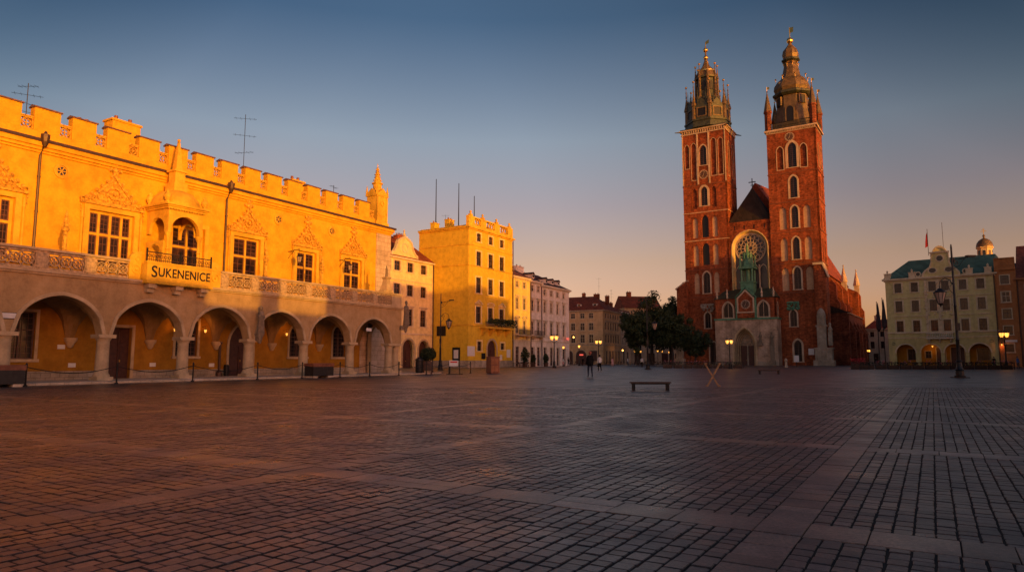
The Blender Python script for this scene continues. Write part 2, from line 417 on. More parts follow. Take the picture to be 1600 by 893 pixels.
def antenna(root, x, y, z, h, arms=3, seed=0):
    mb = MB(); rnd = random.Random(seed); mb.tube([(x,y,z),(x,y,z+h)], .024, 5)
    for k in range(arms):
        zz = z + h*(.55 + .4*k/max(1, arms-1)); a = rnd.uniform(0, PI); L = rnd.uniform(.5, .9)
        c, s = math.cos(a)*L, math.sin(a)*L
        mb.tube([(x-c,y-s,zz),(x+c,y+s,zz)], .012, 4)
        for t in (-.8,-.4,.4,.8): mb.tube([(x+c*t-s*.35,y+s*t+c*.35,zz),(x+c*t+s*.35,y+s*t-c*.35,zz)], .009, 4)
    return mb.build('antenna', M['iron'], root)
# ------------------------------------------------------------------ camera, sky, sun
SUN_HEAD, SUN_EL = 144.0, 3.0
cam = bpy.data.cameras.new('camera'); camo = bpy.data.objects.new('camera', cam); COL.objects.link(camo)
cam.lens = 24; cam.sensor_width = 36; cam.clip_end = 5000; cam.clip_start = .1
camo.location = (0, 0, 1.25); camo.rotation_euler = (R(96.18), 0, 0); SC.camera = camo
w = bpy.data.worlds.new('World'); SC.world = w; w.use_nodes = True
nt = w.node_tree; bg = nt.nodes['Background']
sky = N(nt, 'ShaderNodeTexSky', sky_type='NISHITA', sun_disc=False, sun_elevation=R(SUN_EL), sun_rotation=R(SUN_HEAD), air_density=1.0, dust_density=1.0, ozone_density=1.0)
tc = N(nt, 'ShaderNodeTexCoord'); sp = N(nt, 'ShaderNodeSeparateXYZ'); nt.links.new(tc.outputs['Generated'], sp.inputs[0])
# evening air: stronger warm scatter low down, deeper blue overhead (gain by elevation)
gain = ramp(nt, sp.outputs[2], (0.0, (.88, .62, 1.0)), (.07, (.9, .56, .74)), (.14, (.89, .525, .535)), (.22, (.77,.525,.615)), (.31, (.69,.61,.71)), (.46, (.24,.32,.47)), (1.0, (.16,.26,.40)))
gx = N(nt, 'ShaderNodeVectorMath', operation='SCALE'); gx.inputs['Scale'].default_value = 3.4; nt.links.new(gain, gx.inputs[0])
# by bearing: the half of the sky round the setting sun glows stronger and warmer
dt = N(nt, 'ShaderNodeVectorMath', operation='DOT_PRODUCT'); nt.links.new(tc.outputs['Generated'], dt.inputs[0]); dt.inputs[1].default_value = (math.sin(R(SUN_HEAD)), math.cos(R(SUN_HEAD)), 0)
mr = N(nt, 'ShaderNodeMapRange'); nt.links.new(dt.outputs['Value'], mr.inputs[0]); mr.inputs[1].default_value = -1; mr.inputs[2].default_value = 1
bear = ramp(nt, mr.outputs[0], (0.0, (.176,.176,.176)), (.12, (.21,.21,.21)), (.3, (.18,.176,.172)), (.42, (.2,.19,.18)), (.62, (.46,.40,.38)), (1.0, (.48,.40,.36)))
bx = N(nt, 'ShaderNodeVectorMath', operation='SCALE'); bx.inputs['Scale'].default_value = 5.0; nt.links.new(bear, bx.inputs[0])
mx = mul(nt, mul(nt, sky.outputs[0], gx.outputs[0]), bx.outputs[0])
# the clear sky deepens towards both sides, high up
sc_ = N(nt, 'ShaderNodeMath', operation='ABSOLUTE'); nt.links.new(sp.outputs[0], sc_.inputs[0]); cb_ = N(nt, 'ShaderNodeCombineXYZ')
nt.links.new(sc_.outputs[0], cb_.inputs[0]); nt.links.new(sp.outputs[1], cb_.inputs[1]); nt.links.new(sp.outputs[2], cb_.inputs[2])
d2 = N(nt, 'ShaderNodeVectorMath', operation='DOT_PRODUCT'); nt.links.new(cb_.outputs[0], d2.inputs[0]); d2.inputs[1].default_value = (.663, .383, .643)
mx = mul(nt, mx, ramp(nt, d2.outputs['Value'], (.74, (1,1,1)), (.83, (.87,.9,.93)), (.9, (.45,.57,.65)), (1.0, (.36,.47,.56)))); nt.links.new(mx, bg.inputs[0]); bg.inputs[1].default_value = .1
sd = bpy.data.lights.new('sun', 'SUN'); sd.energy = 3.8; sd.angle = R(.4); sd.color = (1.0, .46, .035)
so = bpy.data.objects.new('sun', sd); COL.objects.link(so)
tos = Vector((math.sin(R(SUN_HEAD))*math.cos(R(SUN_EL)), math.cos(R(SUN_HEAD))*math.cos(R(SUN_EL)), math.sin(R(SUN_EL))))
so.rotation_euler = tos.to_track_quat('Z', 'Y').to_euler(); so.location = (0,0,60)
SC.view_settings.view_transform = 'Standard'; SC.view_settings.look = 'None'; SC.view_settings.exposure = 0; SC.view_settings.gamma = 1
SC.cycles.use_denoising = True; SC.cycles.max_bounces = 6; SC.cycles.sample_clamp_indirect = 6

# ------------------------------------------------------------------ the square's paving
GH = R(31.5); GS, GC = math.sin(GH), math.cos(GH)       # paving axes: a runs along the heading, b to its right
def ground_mat():
    m, nt, b = nodes('far_setts'); v = coords(nt)
    mp = N(nt, 'ShaderNodeMapping'); mp.inputs['Rotation'].default_value = (0, 0, -(PI/2-GH)); nt.links.new(v, mp.inputs[0])
    br = N(nt, 'ShaderNodeTexBrick', Scale=1.0); br.inputs['Brick Width'].default_value = .15; br.inputs['Row Height'].default_value = .136
    br.inputs['Mortar Size'].default_value = .008
    br.inputs['Color1'].default_value = (.095,.068,.058,1); br.inputs['Color2'].default_value = (.06,.046,.043,1); br.inputs['Mortar'].default_value = (.02,.015,.012,1)
    nt.links.new(mp.outputs[0], br.inputs['Vector'])
    col = mul(nt, br.outputs[0], ramp(nt, noise(nt, v, .22, 6, .6), (.3, (.7,.68,.68)), (.7, (1.25,1.2,1.15))))
    nt.links.new(col, b.inputs['Base Color'])
    nt.links.new(ramp(nt, noise(nt, v, .6, 5), (.3, (.3,)*3), (.7, (.48,)*3)), b.inputs['Roughness'])
    h = mul(nt, br.outputs[1], noise(nt, v, 2.2, 4), .5, 'MIX'); bump(nt, b, br.outputs[1], .5, -.02)
    return m
def stone_mat(name, tint):
    m, nt, b = nodes(name); v = coords(nt)
    at_ = N(nt, 'ShaderNodeAttribute', attribute_name='stone_tone')
    col = mul(nt, at_.outputs['Color'], (tint[0], tint[1], tint[2], 1))
    col = mul(nt, col, ramp(nt, noise(nt, v, .25, 6, .6), (.3, (.66,.64,.64)), (.7, (1.3,1.24,1.18))))
    col = mul(nt, col, ramp(nt, noise(nt, v, 40, 5, .75), (.34, (.45,.43,.42)), (.5, (1,1,1)), (.66, (1.7,1.6,1.5))))
    col = mul(nt, col, ramp(nt, noise(nt, v, 2.6, 5, .7), (.34, (.62,.6,.6)), (.5, (1,1,1)), (.68, (1.3,1.2,1.1))))
    nt.links.new(col, b.inputs['Base Color'])
    nt.links.new(ramp(nt, noise(nt, v, 1.1, 5), (.3, (.26,)*3), (.7, (.46,)*3)), b.inputs['Roughness'])
    b.inputs['Specular IOR Level'].default_value = .5
    bump(nt, b, noise(nt, v, 38, 5, .7), .5, .006)
    return m
gm_ = MB(); gm_.add([(-900,-900,0),(900,-900,0),(900,900,0),(-900,900,0)], [(0,1,2,3)])
structure(gm_.build('square_paving', ground_mat()))
jb = MB(); jb.add([(-5,.6,.004),(5,.6,.004),(30.6,31.2,.004),(-30.6,31.2,.004)], [(0,1,2,3)])
structure(jb.build('paving_joint_sand', plain('joint_sand', (.016,.012,.01), .95, 0, .4, 8)))
# individual setts and slabs, each a worn stone, over the part of the square near enough to tell them apart
BA, BB = .45, .34; PA, PB = 5.4, 5.05; A0, B0 = 5.32, -1.2      # paved bands: width, pitch, offset
def stones():
    rng = np.random.default_rng(5); setts = []; slabs = []; dirs = []
    def inview(a, b, pad=0):
        X = a*GS + b*GC; Y = a*GC - b*GS
        return .9 < Y < 31 and abs(X) < .84*Y + 4.5
    ia = range(-4, 10); ib = range(-9, 9)
    for i in ia:
        for j in ib:
            a0 = A0 + PA*i + BA; a1 = A0 + PA*(i+1); b0 = B0 + PB*j + BB; b1 = B0 + PB*(j+1)
            if not any(inview(a, b) for a in np.linspace(a0-BA, a1, 5) for b in np.linspace(b0-BB, b1, 5)): continue
            along = j >= -1                                      # right of the main band the rows run away from us
            L0, L1, W0, W1 = (a0, a1, b0, b1) if along else (b0, b1, a0, a1)
            nr = round((W1-W0)/(.136 if along else .142))
            for r in range(nr):
                w0 = W0 + (W1-W0)*r/nr; w1 = W0 + (W1-W0)*(r+1)/nr
                p = L0 - rng.uniform(0, .1)
                while p < L1:
                    q = p + (rng.uniform(.09, .18) if along else rng.uniform(.13, .24)); lo, hi = max(p, L0), min(q, L1)
                    if L1 - hi < .06: hi = L1; q = L1 + .01
                    if hi - lo > .045:
                        c = ((lo+hi)/2, (w0+w1)/2)
                        A, B = c if along else (c[1], c[0])
                        if inview(A, B): setts.append((lo, hi, w0, w1) if along else (w0, w1, lo, hi)); dirs.append(along)
                    p = q
            # slab bands: one along b at the low-a side, one along a at the low-b side, and the crossing
            p = b0; m_ = .5
            while p < b1 - .01:
                q = min(b1, p + rng.uniform(.3, .62)); q = b1 if b1 - q < .2 else q
                if inview(a0-BA/2, (p+q)/2): slabs += [(a0-BA, a0-BA*m_, p, q), (a0-BA*m_, a0, p, q)] if rng.random() < .35 else [(a0-BA, a0, p, q)]
                p = q
            p = a0
            while p < a1 - .01:
                q = min(a1, p + rng.uniform(.2, .42)); q = a1 if a1 - q < .15 else q
                if inview((p+q)/2, b0-BB/2): slabs.append((p, q, b0-BB, b0))
                p = q
            if inview(a0-BA/2, b0-BB/2): slabs.append((a0-BA, a0, b0-BB, b0))
    def make(name, rects, gap, bev, top, jit, mat, tones):
        Rr = np.array(rects); n = len(Rr)
        g = gap*(1 + .9*rng.random((n, 4)))
        if name == 'paving_setts':                          # wide open joints between rows, tight ones inside a row
            run = np.array(dirs); g[run, 0:2] *= .5; g[~run, 2:4] *= .5; g[run, 2:4] *= 1.15; g[~run, 0:2] *= 1.15
        a0 = Rr[:,0]+g[:,0]; a1 = Rr[:,1]-g[:,1]; b0 = Rr[:,2]+g[:,2]; b1 = Rr[:,3]-g[:,3]
        cor = np.stack([np.stack([a0,b0],1), np.stack([a1,b0],1), np.stack([a1,b1],1), np.stack([a0,b1],1)], 1)
        cor = cor + rng.normal(0, jit, cor.shape)
        cut = min(.02, bev*1.1)
        pts = []
        for k in range(4):                                   # eight-point outline, corners rounded off
            P, Q, S = cor[:,k], cor[:,(k+1)%4], cor[:,(k-1)%4]
            for T in (S, Q):
                d = T - P; L = np.linalg.norm(d, axis=1, keepdims=True); pts.append(P + d/L*cut)
        O8 = np.stack(pts, 1); cen = O8.mean(1, keepdims=True)
        dv = O8 - cen; L = np.linalg.norm(dv, axis=2, keepdims=True)
        mid = O8 - dv/L*bev*.35; inn = O8 - dv/L*bev*1.25
        h = top*(1 + .22*rng.normal(0, 1, (n,1)).clip(-1.5,1.5)); tilt = rng.normal(0, .007 if name == 'paving_setts' else .0022, (n,2)).clip(-.013, .013)
        def lift(P, z): return z + ((P - cen)*tilt[:,None,:]).sum(2)
        rings = [(O8, np.full((n,8), -.02)), (mid, lift(mid, h*.62)), (inn, lift(inn, h))]
        V = np.concatenate([np.concatenate([(P[:,:,0:1]*GS + P[:,:,1:2]*GC), (P[:,:,0:1]*GC - P[:,:,1:2]*GS), z[:,:,None]], 2) for P, z in rings], 1)   # n,24,3
        fq = []
        for r in (0, 8):
            for k in range(8): fq.append((r+k, r+(k+1)%8, r+8+(k+1)%8, r+8+k))
        loops = np.array([i for f in fq for i in f] + list(range(16,24))); nl = len(loops)
        me = bpy.data.meshes.new(name); me.vertices.add(n*24); me.vertices.foreach_set('co', V.reshape(-1).astype(np.float32))
        me.loops.add(n*nl); me.loops.foreach_set('vertex_index', (loops[None] + 24*np.arange(n)[:,None]).reshape(-1).astype(np.int32))
        nf = len(fq)+1; st = np.array([4*k for k in range(nf)]); 
        me.polygons.add(n*nf); me.polygons.foreach_set('loop_start', (st[None] + nl*np.arange(n)[:,None]).reshape(-1).astype(np.int32))
        me.update(calc_edges=True); me.validate()
        me.polygons.foreach_set('use_smooth', np.zeros(n*nf, bool))
        t = np.array(tones)[rng.integers(0, len(tones), n)] * (1 + .26*rng.normal(0, 1, (n,1)).clip(-2,2))
        ca = np.concatenate([np.repeat(t, 24, 0), np.ones((n*24,1))], 1).astype(np.float32)
        at_ = me.color_attributes.new('stone_tone', 'FLOAT_COLOR', 'POINT'); at_.data.foreach_set('color', ca.reshape(-1))
        me.materials.append(mat); structure(put(name, me))
    make('paving_setts', setts, .0042, .007, .010, .0022, stone_mat('sett_stone', (1,1,1)), [(.088,.062,.053),(.072,.055,.052),(.102,.068,.054),(.056,.046,.045),(.080,.063,.060)])
    make('paving_slabs', slabs, .002, .005, .011, .0015, stone_mat('slab_stone', (1,1,1)), [(.140,.094,.077),(.124,.088,.076),(.155,.103,.08)])
stones()

# ------------------------------------------------------------------ the cloth hall
CH = R(59.8)
hall = thing('cloth_hall', 'long sunlit yellow hall with battlements, balcony and open arcade of round columns', 'market hall', (-24.98, 33.3, 0), CH)
def lowbox(name, mat, parent, *b, **k):
    mb = MB()
    for q in b: mb.box(*q)
    return mb.build(name, M[mat], parent, **k)
pv = MB(CH and Matrix.Translation((-24.98,33.3,0)) @ Matrix.Rotation(CH, 4, 'Z'))
pv.box(-24, -1.45, -.05, 31.6, 3.8, .13); pv.box(31.6, -1.45, -.05, 34.5, 16, .13); structure(pv.build('pavement', M['ashlar']))
U0, U1, UB, VB = -19.4, 30.45, 33.15, 3.8
F0 = Face(hall); F1 = Face(hall, Matrix.Translation((0, VB, 0)))
cols = [.35 + 4.83*k for k in range(-4, 7)]
holes = [hole((a+b)/2, 2.65, 4.27, 1.95, 'p', 1.95 if 0 else 2.1) for a, b in zip(cols, cols[1:])]
for h_ in holes: h_['h'] = 1.96; h_['rise'] = 1.95; h_['kind'] = 'q'
_old = arch_top
def arch_top(xc, w, zs, rise, kind, n=12):
    if kind == 'q':                                            # broad arch with a slight point
        m = 18; o = []
        for k in range(m+1):
            x = -1 + 2*k/m; z = (1-abs(x)**2.15)**.5
            o.append((xc + x*w/2, zs + rise*(z*.9 + .1*(1-abs(x)))))
        return o
    return _old(xc, w, zs, rise, kind, n)
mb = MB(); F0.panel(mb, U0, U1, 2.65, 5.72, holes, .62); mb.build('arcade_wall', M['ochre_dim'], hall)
mb = MB(); mb.M = Matrix.Translation((U1-.005, .62, 0)) @ Matrix.Rotation(PI/2, 4, 'Z')
FE = Face(hall, mb.M); FE.panel(mb, .002, 3.17, 0.13, 5.7, [dict(hole(1.5, 0.13, 2.5, 4.3, 'r'))], .5); mb.build('arcade_end_wall', M['ochre_dim'], hall)
def archm():
    o = dict(holes[4], x=0.0, z=0.0); mb = MB(); P = outline(o, .01)[1:-1]; Q = outline(dict(o, h=o['h']+.0), .2)[1:-1]
    mb.ring(P, Q, -.07, .03); return mb.mesh('arch_moulding', M['stone'])
am = archm()
for o in holes[3:]: F0.place('arch_moulding', am, o['x'], o['z'])
def colm():
    mb = MB(); mb.boxc(0, 0, .13, .86, .86, .2); mb.lathe([(.42,.33),(.43,.4),(.38,.48),(.34,.55),(.335,1.2),(.315,2.1),(.33,2.14),(.31,2.2),(.33,2.3),(.42,2.45)], 0, 0, 16)
    mb.boxc(0, 0, 2.45, .9, .9, .08); mb.boxc(0, 0, 2.532, .98, .8, .116); return mb.mesh('column', M['stone'], 40)
cm = colm()
for c in cols[:-1] + [29.2]: put('column', cm, hall, (c, .32, 0))
put('column', cm, hall, (30.12, .42, 0))
# the wall inside the arcade
io = dict(win=[hole(2.6,1.3,1.5,2.6), hole(12.6,1.5,1.6,2.4), hole(22.3,1.5,1.7,2.5,'r'), hole(26.85,1.5,1.5,2.6,'r'), hole(-7.2,1.3,1.6,2.6)], door=[hole(8.15,.13,1.35,3.1), hole(16.95,.13,2.0,3.7,'p')])
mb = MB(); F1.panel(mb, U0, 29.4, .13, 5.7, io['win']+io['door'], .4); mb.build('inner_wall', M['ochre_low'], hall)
lowbox('quoin_wall', 'ashlar', hall, (29.4, VB-.03, 0, UB, VB+.4, 5.7))
pl = MB()
for a, b in ((U0,7.4),(8.9,15.85),(18.05,29.38)): pl.box(a, VB-.06, .13, b, VB+.02, .62)
pl.build('plinth', M['rubble'], hall)
for o in io['win']: window(F1, o, 2, (.62,), 'framed', 'pane', .16, 'stone', True, lattice=.3)
for o in io['door']: doorp(F1, o, 'door', .25, sur=.18)
def vault():
    mb = MB(); nu, nv = 20, 14; vs = []; wU, wV = 4.83, VB-.62
    for j in range(nv+1):
        for i in range(nu+1):
            x = -1+2*i/nu; y = -1+2*j/nv
            f = lambda t: max(0, 1-(1.12*t)**2)**.5
            vs.append((x*wU/2, .62 + (y+1)/2*wV, 2.5 + 2.15*max(f(x), f(y))))
    mb.add(vs, [(j*(nu+1)+i, j*(nu+1)+i+1, (j+1)*(nu+1)+i+1, (j+1)*(nu+1)+i) for j in range(nv) for i in range(nu)])
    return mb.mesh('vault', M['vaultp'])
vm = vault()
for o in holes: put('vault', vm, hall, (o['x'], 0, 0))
cb = MB(); cb.lathe([(.1,1.95),(.2,2.1),(.22,2.2),(.34,2.36),(.36,2.52)], 0, 0, 10); cbm = cb.mesh('corbel', M['stone'], 40)
for c in cols[1:-1]: put('corbel', cbm, hall, (c, VB-.1, 0))
lowbox('terrace', 'ashlar', hall, (U0, .05, 5.72, U1-.02, VB-.002, 5.86))
lowbox('ledge_moulding', 'stone', hall, (U0, -.1, 5.60, U1+.08, .03, 5.70), (U0, -.2, 5.702, U1+.2, .04, 5.84), (U1-.02, .04, 5.702, U1+.2, 3.75, 5.84))
# balustrade: pierced panels between plain piers
def flat_ring(mb, x, z, r, t, y0, y1, seg=12, sq=1.0):
    P = [(x + r*math.cos(2*PI*k/seg), z + r*sq*math.sin(2*PI*k/seg)) for k in range(seg)]
    Q = [(x + (r-t)*math.cos(2*PI*k/seg), z + (r-t)*sq*math.sin(2*PI*k/seg)) for k in range(seg)]
    mb.ring(P, Q, y0, y1, True)
def bar(mb, x0, z0, x1, z1, t, y0, y1):
    dx, dz = x1-x0, z1-z0; L = math.hypot(dx, dz); nx, nz = -dz/L*t/2, dx/L*t/2
    mb.prism([(x0+nx,z0+nz),(x1+nx,z1+nz),(x1-nx,z1-nz),(x0-nx,z0-nz)], y0, y1)
def tracery(mb, x0, x1, z0, z1, y0, y1, n):
    """openwork: scrolls, rings and leaf knots between a frame"""
    w = (x1-x0)/n; h = z1-z0; r = min(w, h)*.48
    for k in range(n):
        cx, cz = x0 + w*(k+.5), (z0+z1)/2
        flat_ring(mb, cx, cz, r, r*.17, y0, y1)
        for a in range(4):
            t = PI/4 + a*PI/2 + (k % 2)*.35
            flat_ring(mb, cx + .5*r*math.cos(t), cz + .5*r*math.sin(t), r*.33, r*.1, y0+.012, y1-.01, 8)
        mb.ball((cx, (y0+y1)/2-.03, cz), r*.17, 6, 4)
        for sx in (-1, 1):
            bar(mb, cx+sx*r*.62, cz+r*.62, cx+sx*w*.5, z1, r*.15, y0+.02, y1-.02); bar(mb, cx+sx*r*.62, cz-r*.62, cx+sx*w*.5, z0, r*.15, y0+.02, y1-.02)
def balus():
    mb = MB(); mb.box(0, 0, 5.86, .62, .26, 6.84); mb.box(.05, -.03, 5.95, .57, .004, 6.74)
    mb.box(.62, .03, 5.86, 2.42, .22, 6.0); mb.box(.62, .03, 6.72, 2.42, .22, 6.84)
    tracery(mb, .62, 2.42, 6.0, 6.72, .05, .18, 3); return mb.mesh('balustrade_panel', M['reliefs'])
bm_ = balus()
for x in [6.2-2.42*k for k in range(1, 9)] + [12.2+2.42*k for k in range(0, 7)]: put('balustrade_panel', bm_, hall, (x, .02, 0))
lowbox('rail', 'stone', hall, (U0, -.06, 6.842, 6.2, .34, 6.97), (12.2, -.06, 6.842, U1+.05, .34, 6.97))
lowbox('corner_pier', 'stone', hall, (29.14, .025, 5.86, U1, .28, 6.84), (30.17, .28, 5.86, U1, 3.7, 6.84), (30.1, .345, 6.842, U1+.05, 3.7, 6.97))
# balcony with the name
bal = lowbox('balcony', 'stone_trim', hall, (6.9, -.62, 5.66, 11.2, .045, 5.84), (6.95, -.5, 5.842, 11.15, -.3, 6.84), (6.95, -.3, 5.862, 7.1, .04, 6.84), (11.0, -.3, 5.862, 11.15, .04, 6.84), (6.88, -.56, 6.842, 11.22, -.24, 6.95))
for x in (7.35, 9.05, 10.75):
    lowbox('bracket', 'stone', bal, (x-.25, -.5, 5.40, x+.25, -.005, 5.655), (x-.2, -.3, 5.16, x+.2, -.004, 5.398))
rl = MB()
for k in range(34): rl.tube([(6.98+.125*k, -.42, 6.95), (6.98+.125*k, -.42, 7.48)], .012, 4)
rl.box(6.93, -.45, 7.48, 11.17, -.39, 7.53); rl.box(6.93, -.44, 7.05, 11.17, -.40, 7.08)
for k in range(17): flat_ring(rl, 7.1+.248*k, 7.28, .1, .025, -.43, -.41, 8)
for x in (6.95, 9.05, 11.15): rl.boxc(x, -.42, 6.95, .07, .07, .66); rl.ball((x, -.42, 7.66), .06, 6, 4)
rl.build('balcony_railing', M['iron'], bal)
def lettering(txt, size, x, z, parent, mat, y=-.505, sx=1.0):
    cu = bpy.data.curves.new('lettering', 'FONT'); cu.body = txt; cu.size = size; cu.extrude = .012; cu.space_character = 1.04; cu.offset = .012
    cu.materials.append(M[mat]); q = bpy.data.objects.new('lettering_curve', cu); me = bpy.data.meshes.new_from_object(q); bpy.data.objects.remove(q); me.name = 'lettering'; o = bpy.data.objects.new('lettering', me); COL.objects.link(o); o.parent = parent
    o.rotation_euler = (PI/2, 0, 0); o.location = (x, y, z); o.scale = (sx, 1, 1); return o
lettering('S', .95, 7.2, 6.05, bal, 'iron', sx=.9); lettering('UKENENICE', .74, 7.62, 6.12, bal, 'iron', sx=.84)
for s, x in ((1, 6.2), (-1, 12.2)):
    mb = MB(); q = lambda t: x + s*t
    pts = [(q(0), 5.862), (q(.68), 5.862), (q(.68), 7.5)] + [(q(.68-.68*math.sin(PI/2*k/8)), 6.97+.53*math.cos(PI/2*k/8)) for k in range(1, 9)] + [(q(0), 6.9)]
    mb.prism(pts, .0, .24); flat_ring(mb, q(.4), 6.45, .27, .06, -.05, .02); mb.ball((q(.4), -.02, 6.45), .09, 6, 4); flat_ring(mb, q(.48), 7.05, .16, .05, -.04, .02, 10)
    mb.build('scroll_panel', M['stone_trim'], hall)
# upper wall
uw = [hole(.55,6.7,2.6,3.4), hole(7.15,6.7,2.75,3.55), hole(12.35,6.7,2.4,3.55), hole(17.1,6.7,2.35,3.55), hole(22.9,6.7,2.05,3.3), hole(28.25,6.7,2.2,3.35), hole(-6.5,6.7,2.5,3.4), hole(-13.5,6.7,2.5,3.4)]
mb = MB(); F1.panel(mb, U0, UB, 5.7, 13.3, uw, .4); mb.build('upper_wall', M['ochre'], hall)
lowbox('hall_core', 'ochre', hall, (U0, VB+.402, 0, UB, 17.5, 13.9))
for k, o in enumerate(uw):
    nx_ = 4 if k in (1, 0) else 2
    wd = window(F1, o, nx_, (.6,), 'stone_trim', 'hallpane', .3, 'stone_trim', True, depth=.16, fw=.16, proud=.1)
    def casement(w=o['w'], h=o['h'], nx_=nx_):
        mb = MB()
        for i in range(nx_):
            for z0, z1 in ((.16, .6*h-.08), (.6*h+.08, h-.16)):
                x0 = -w/2 + w*i/nx_ + (.16 if i == 0 else .075); x1 = -w/2 + w*(i+1)/nx_ - (.16 if i == nx_-1 else .075)
                mb.box(x0, .2, z0, x0+.06, .232, z1); mb.box(x1-.06, .2, z0, x1, .232, z1); mb.box(x0+.06, .2, z0, x1-.06, .232, z0+.06); mb.box(x0+.06, .2, z1-.06, x1-.06, .232, z1)
                for q in range(1, 4): mb.box(x0+.06, .215, z0+(z1-z0)*q/4-.012, x1-.06, .231, z0+(z1-z0)*q/4+.012)
                mb.box((x0+x1)/2-.012, .212, z0+.06, (x0+x1)/2+.012, .2315, z1-.06)
        return mb.mesh('casement', M['frame'])
    put('casement', cached(('case', o['w'], o['h'], nx_), casement), wd)
def gable_mesh(w, h):
    mb = MB(); a = w/2; z = 0
    mb.box(-a-.1, -.2, z-.12, a+.1, .02, z)
    L = [(-a, 0)] + [(-a + a*t, h*.80*(t**1.25)) for t in (.15,.3,.45,.6,.75,.9,1)]
    P = L + [(-x, zz) for x, zz in reversed(L[:-1])]
    mb.prism(P, -.07, .02)
    Q = [(x*.86, zz*.86+.05) for x, zz in P]; mb.ring(P, Q, -.17, -.072)
    for x, zz in P[1:-1]:
        if abs(x) > .05: mb.ball((x*1.04, -.14, zz+.09), .12, 6, 4); mb.ball((x*.97, -.2, zz-.03), .06, 5, 3)
    for s in (-1, 1):
        for k in range(4): mb.ball((s*(a+.02+.04*(k%2)), -.12, -.1-.18*k), .075-.008*k, 6, 4)
        flat_ring(mb, s*(a-.02), .12, .15, .06, -.18, -.02, 10)
    flat_ring(mb, 0, h*.30, h*.17, .09, -.22, -.06, 12); mb.ball((0, -.16, h*.30), .15, 6, 4)
    rg = random.Random(int(w*100))
    for _ in range(26):
        x = rg.uniform(-.8, .8)*a; zz = rg.uniform(.05, .9)*h*.62*(1-abs(x)/a)
        mb.ball((x, -.1, zz+.06), rg.uniform(.05, .11), 6, 4)
    for s in (-1, 1):
        flat_ring(mb, s*a*.42, h*.17, h*.1, .05, -.13, -.06, 10); flat_ring(mb, s*a*.66, h*.09, h*.06, .04, -.13, -.06, 8); mb.ball((s*a*.2, -.1, h*.1), .07, 6, 4)
    mb.ball((0, -.1, h*.58), .12, 6, 4)
    for k, r in enumerate((.17, .23, .14, .2, .11)): mb.ball((0, -.08, h*.80+.04+k*.17*h/2.0), r, 7, 4)
    for s in (-1, 1): mb.ball((s*.3, -.1, h*.88+.1), .13, 6, 4); mb.ball((s*.27, -.1, h*1.05+.12), .1, 6, 4)
    return mb
for k, o in enumerate(uw):
    if k == 2: continue
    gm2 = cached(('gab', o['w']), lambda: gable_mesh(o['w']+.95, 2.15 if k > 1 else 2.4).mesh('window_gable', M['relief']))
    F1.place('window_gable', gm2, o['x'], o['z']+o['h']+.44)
    for s in (-1, 1): sp_ = MB(); sp_.lathe([(.09,7.0),(.07,7.1),(.06,9.6),(.11,9.7),(.07,9.8),(.09,10.2)], o['x']+s*(o['w']/2+.42), VB-.11, 8); sp_.build('side_colonnette', M['stone_trim'], hall, 40)
for x in (4.1, 19.93, 25.61, -2.5):
    mb = MB(); flat_ring(mb, x, 12.15, .44, .12, VB-.07, VB+.02, 20); flat_ring(mb, x, 12.15, .3, .05, VB-.04, VB+.02, 16); oc = mb.build('oculus', M['stone_trim'], hall)
    g = MB(); g.prism([(x+.25*math.cos(2*PI*k/14), 12.15+.25*math.sin(2*PI*k/14)) for k in range(14)], VB-.012, VB+.02); g.build('pane', M['pane'], oc)
    g = MB(); 
    for k in range(6): bar(g, x, 12.15, x+.25*math.cos(PI*k/3), 12.15+.25*math.sin(PI*k/3), .05, VB-.03, VB-.014)
    g.build('spokes', M['stone_trim'], oc)
# cornice, gutter, battlements
lowbox('cornice', 'ochre', hall, (U0, VB-.1, 12.92, UB+.1, VB+.02, 13.06), (U0, VB-.22, 13.062, UB+.2, VB+.02, 13.24), (U0, VB-.34, 13.242, UB+.3, VB+.03, 13.5), (UB+.003, VB+.03, 13.242, UB+.3, 17, 13.5))
gt = MB(); gt.box(U0, VB-.46, 13.502, UB+.42, VB-.02, 13.66); gt.build('gutter', M['gutter'], hall)
lowbox('parapet_base', 'ochre', hall, (U0, VB-.02, 13.502, 31.0, VB+.4, 14.16))
def merlon_m():
    mb = MB(); mb.box(-.69, 0, 14.16, .69, .5, 15.48); return mb.mesh('merlon', M['ochre'])
def cop_m():
    mb = MB(); mb.prism([(-.09, 15.482), (.59, 15.482), (.59, 15.56), (.25, 15.66), (-.09, 15.56)], -.75, .75, 'yz'); return mb.mesh('coping', M['coping'])
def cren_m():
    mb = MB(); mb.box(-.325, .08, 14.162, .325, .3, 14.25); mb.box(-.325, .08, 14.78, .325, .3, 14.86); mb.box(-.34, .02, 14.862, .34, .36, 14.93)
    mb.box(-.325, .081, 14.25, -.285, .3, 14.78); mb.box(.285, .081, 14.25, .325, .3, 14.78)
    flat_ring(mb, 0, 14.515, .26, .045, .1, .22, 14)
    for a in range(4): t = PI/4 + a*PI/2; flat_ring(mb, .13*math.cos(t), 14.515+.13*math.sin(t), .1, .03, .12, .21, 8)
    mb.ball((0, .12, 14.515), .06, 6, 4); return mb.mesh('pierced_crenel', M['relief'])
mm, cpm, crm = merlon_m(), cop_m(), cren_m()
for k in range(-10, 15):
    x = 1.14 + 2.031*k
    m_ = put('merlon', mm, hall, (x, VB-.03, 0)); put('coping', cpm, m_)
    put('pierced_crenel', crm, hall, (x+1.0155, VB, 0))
lowbox('roof', 'tile_brown', hall, (U0+.1, VB+1.2, 13.902, UB-.3, 17.3, 14.1))
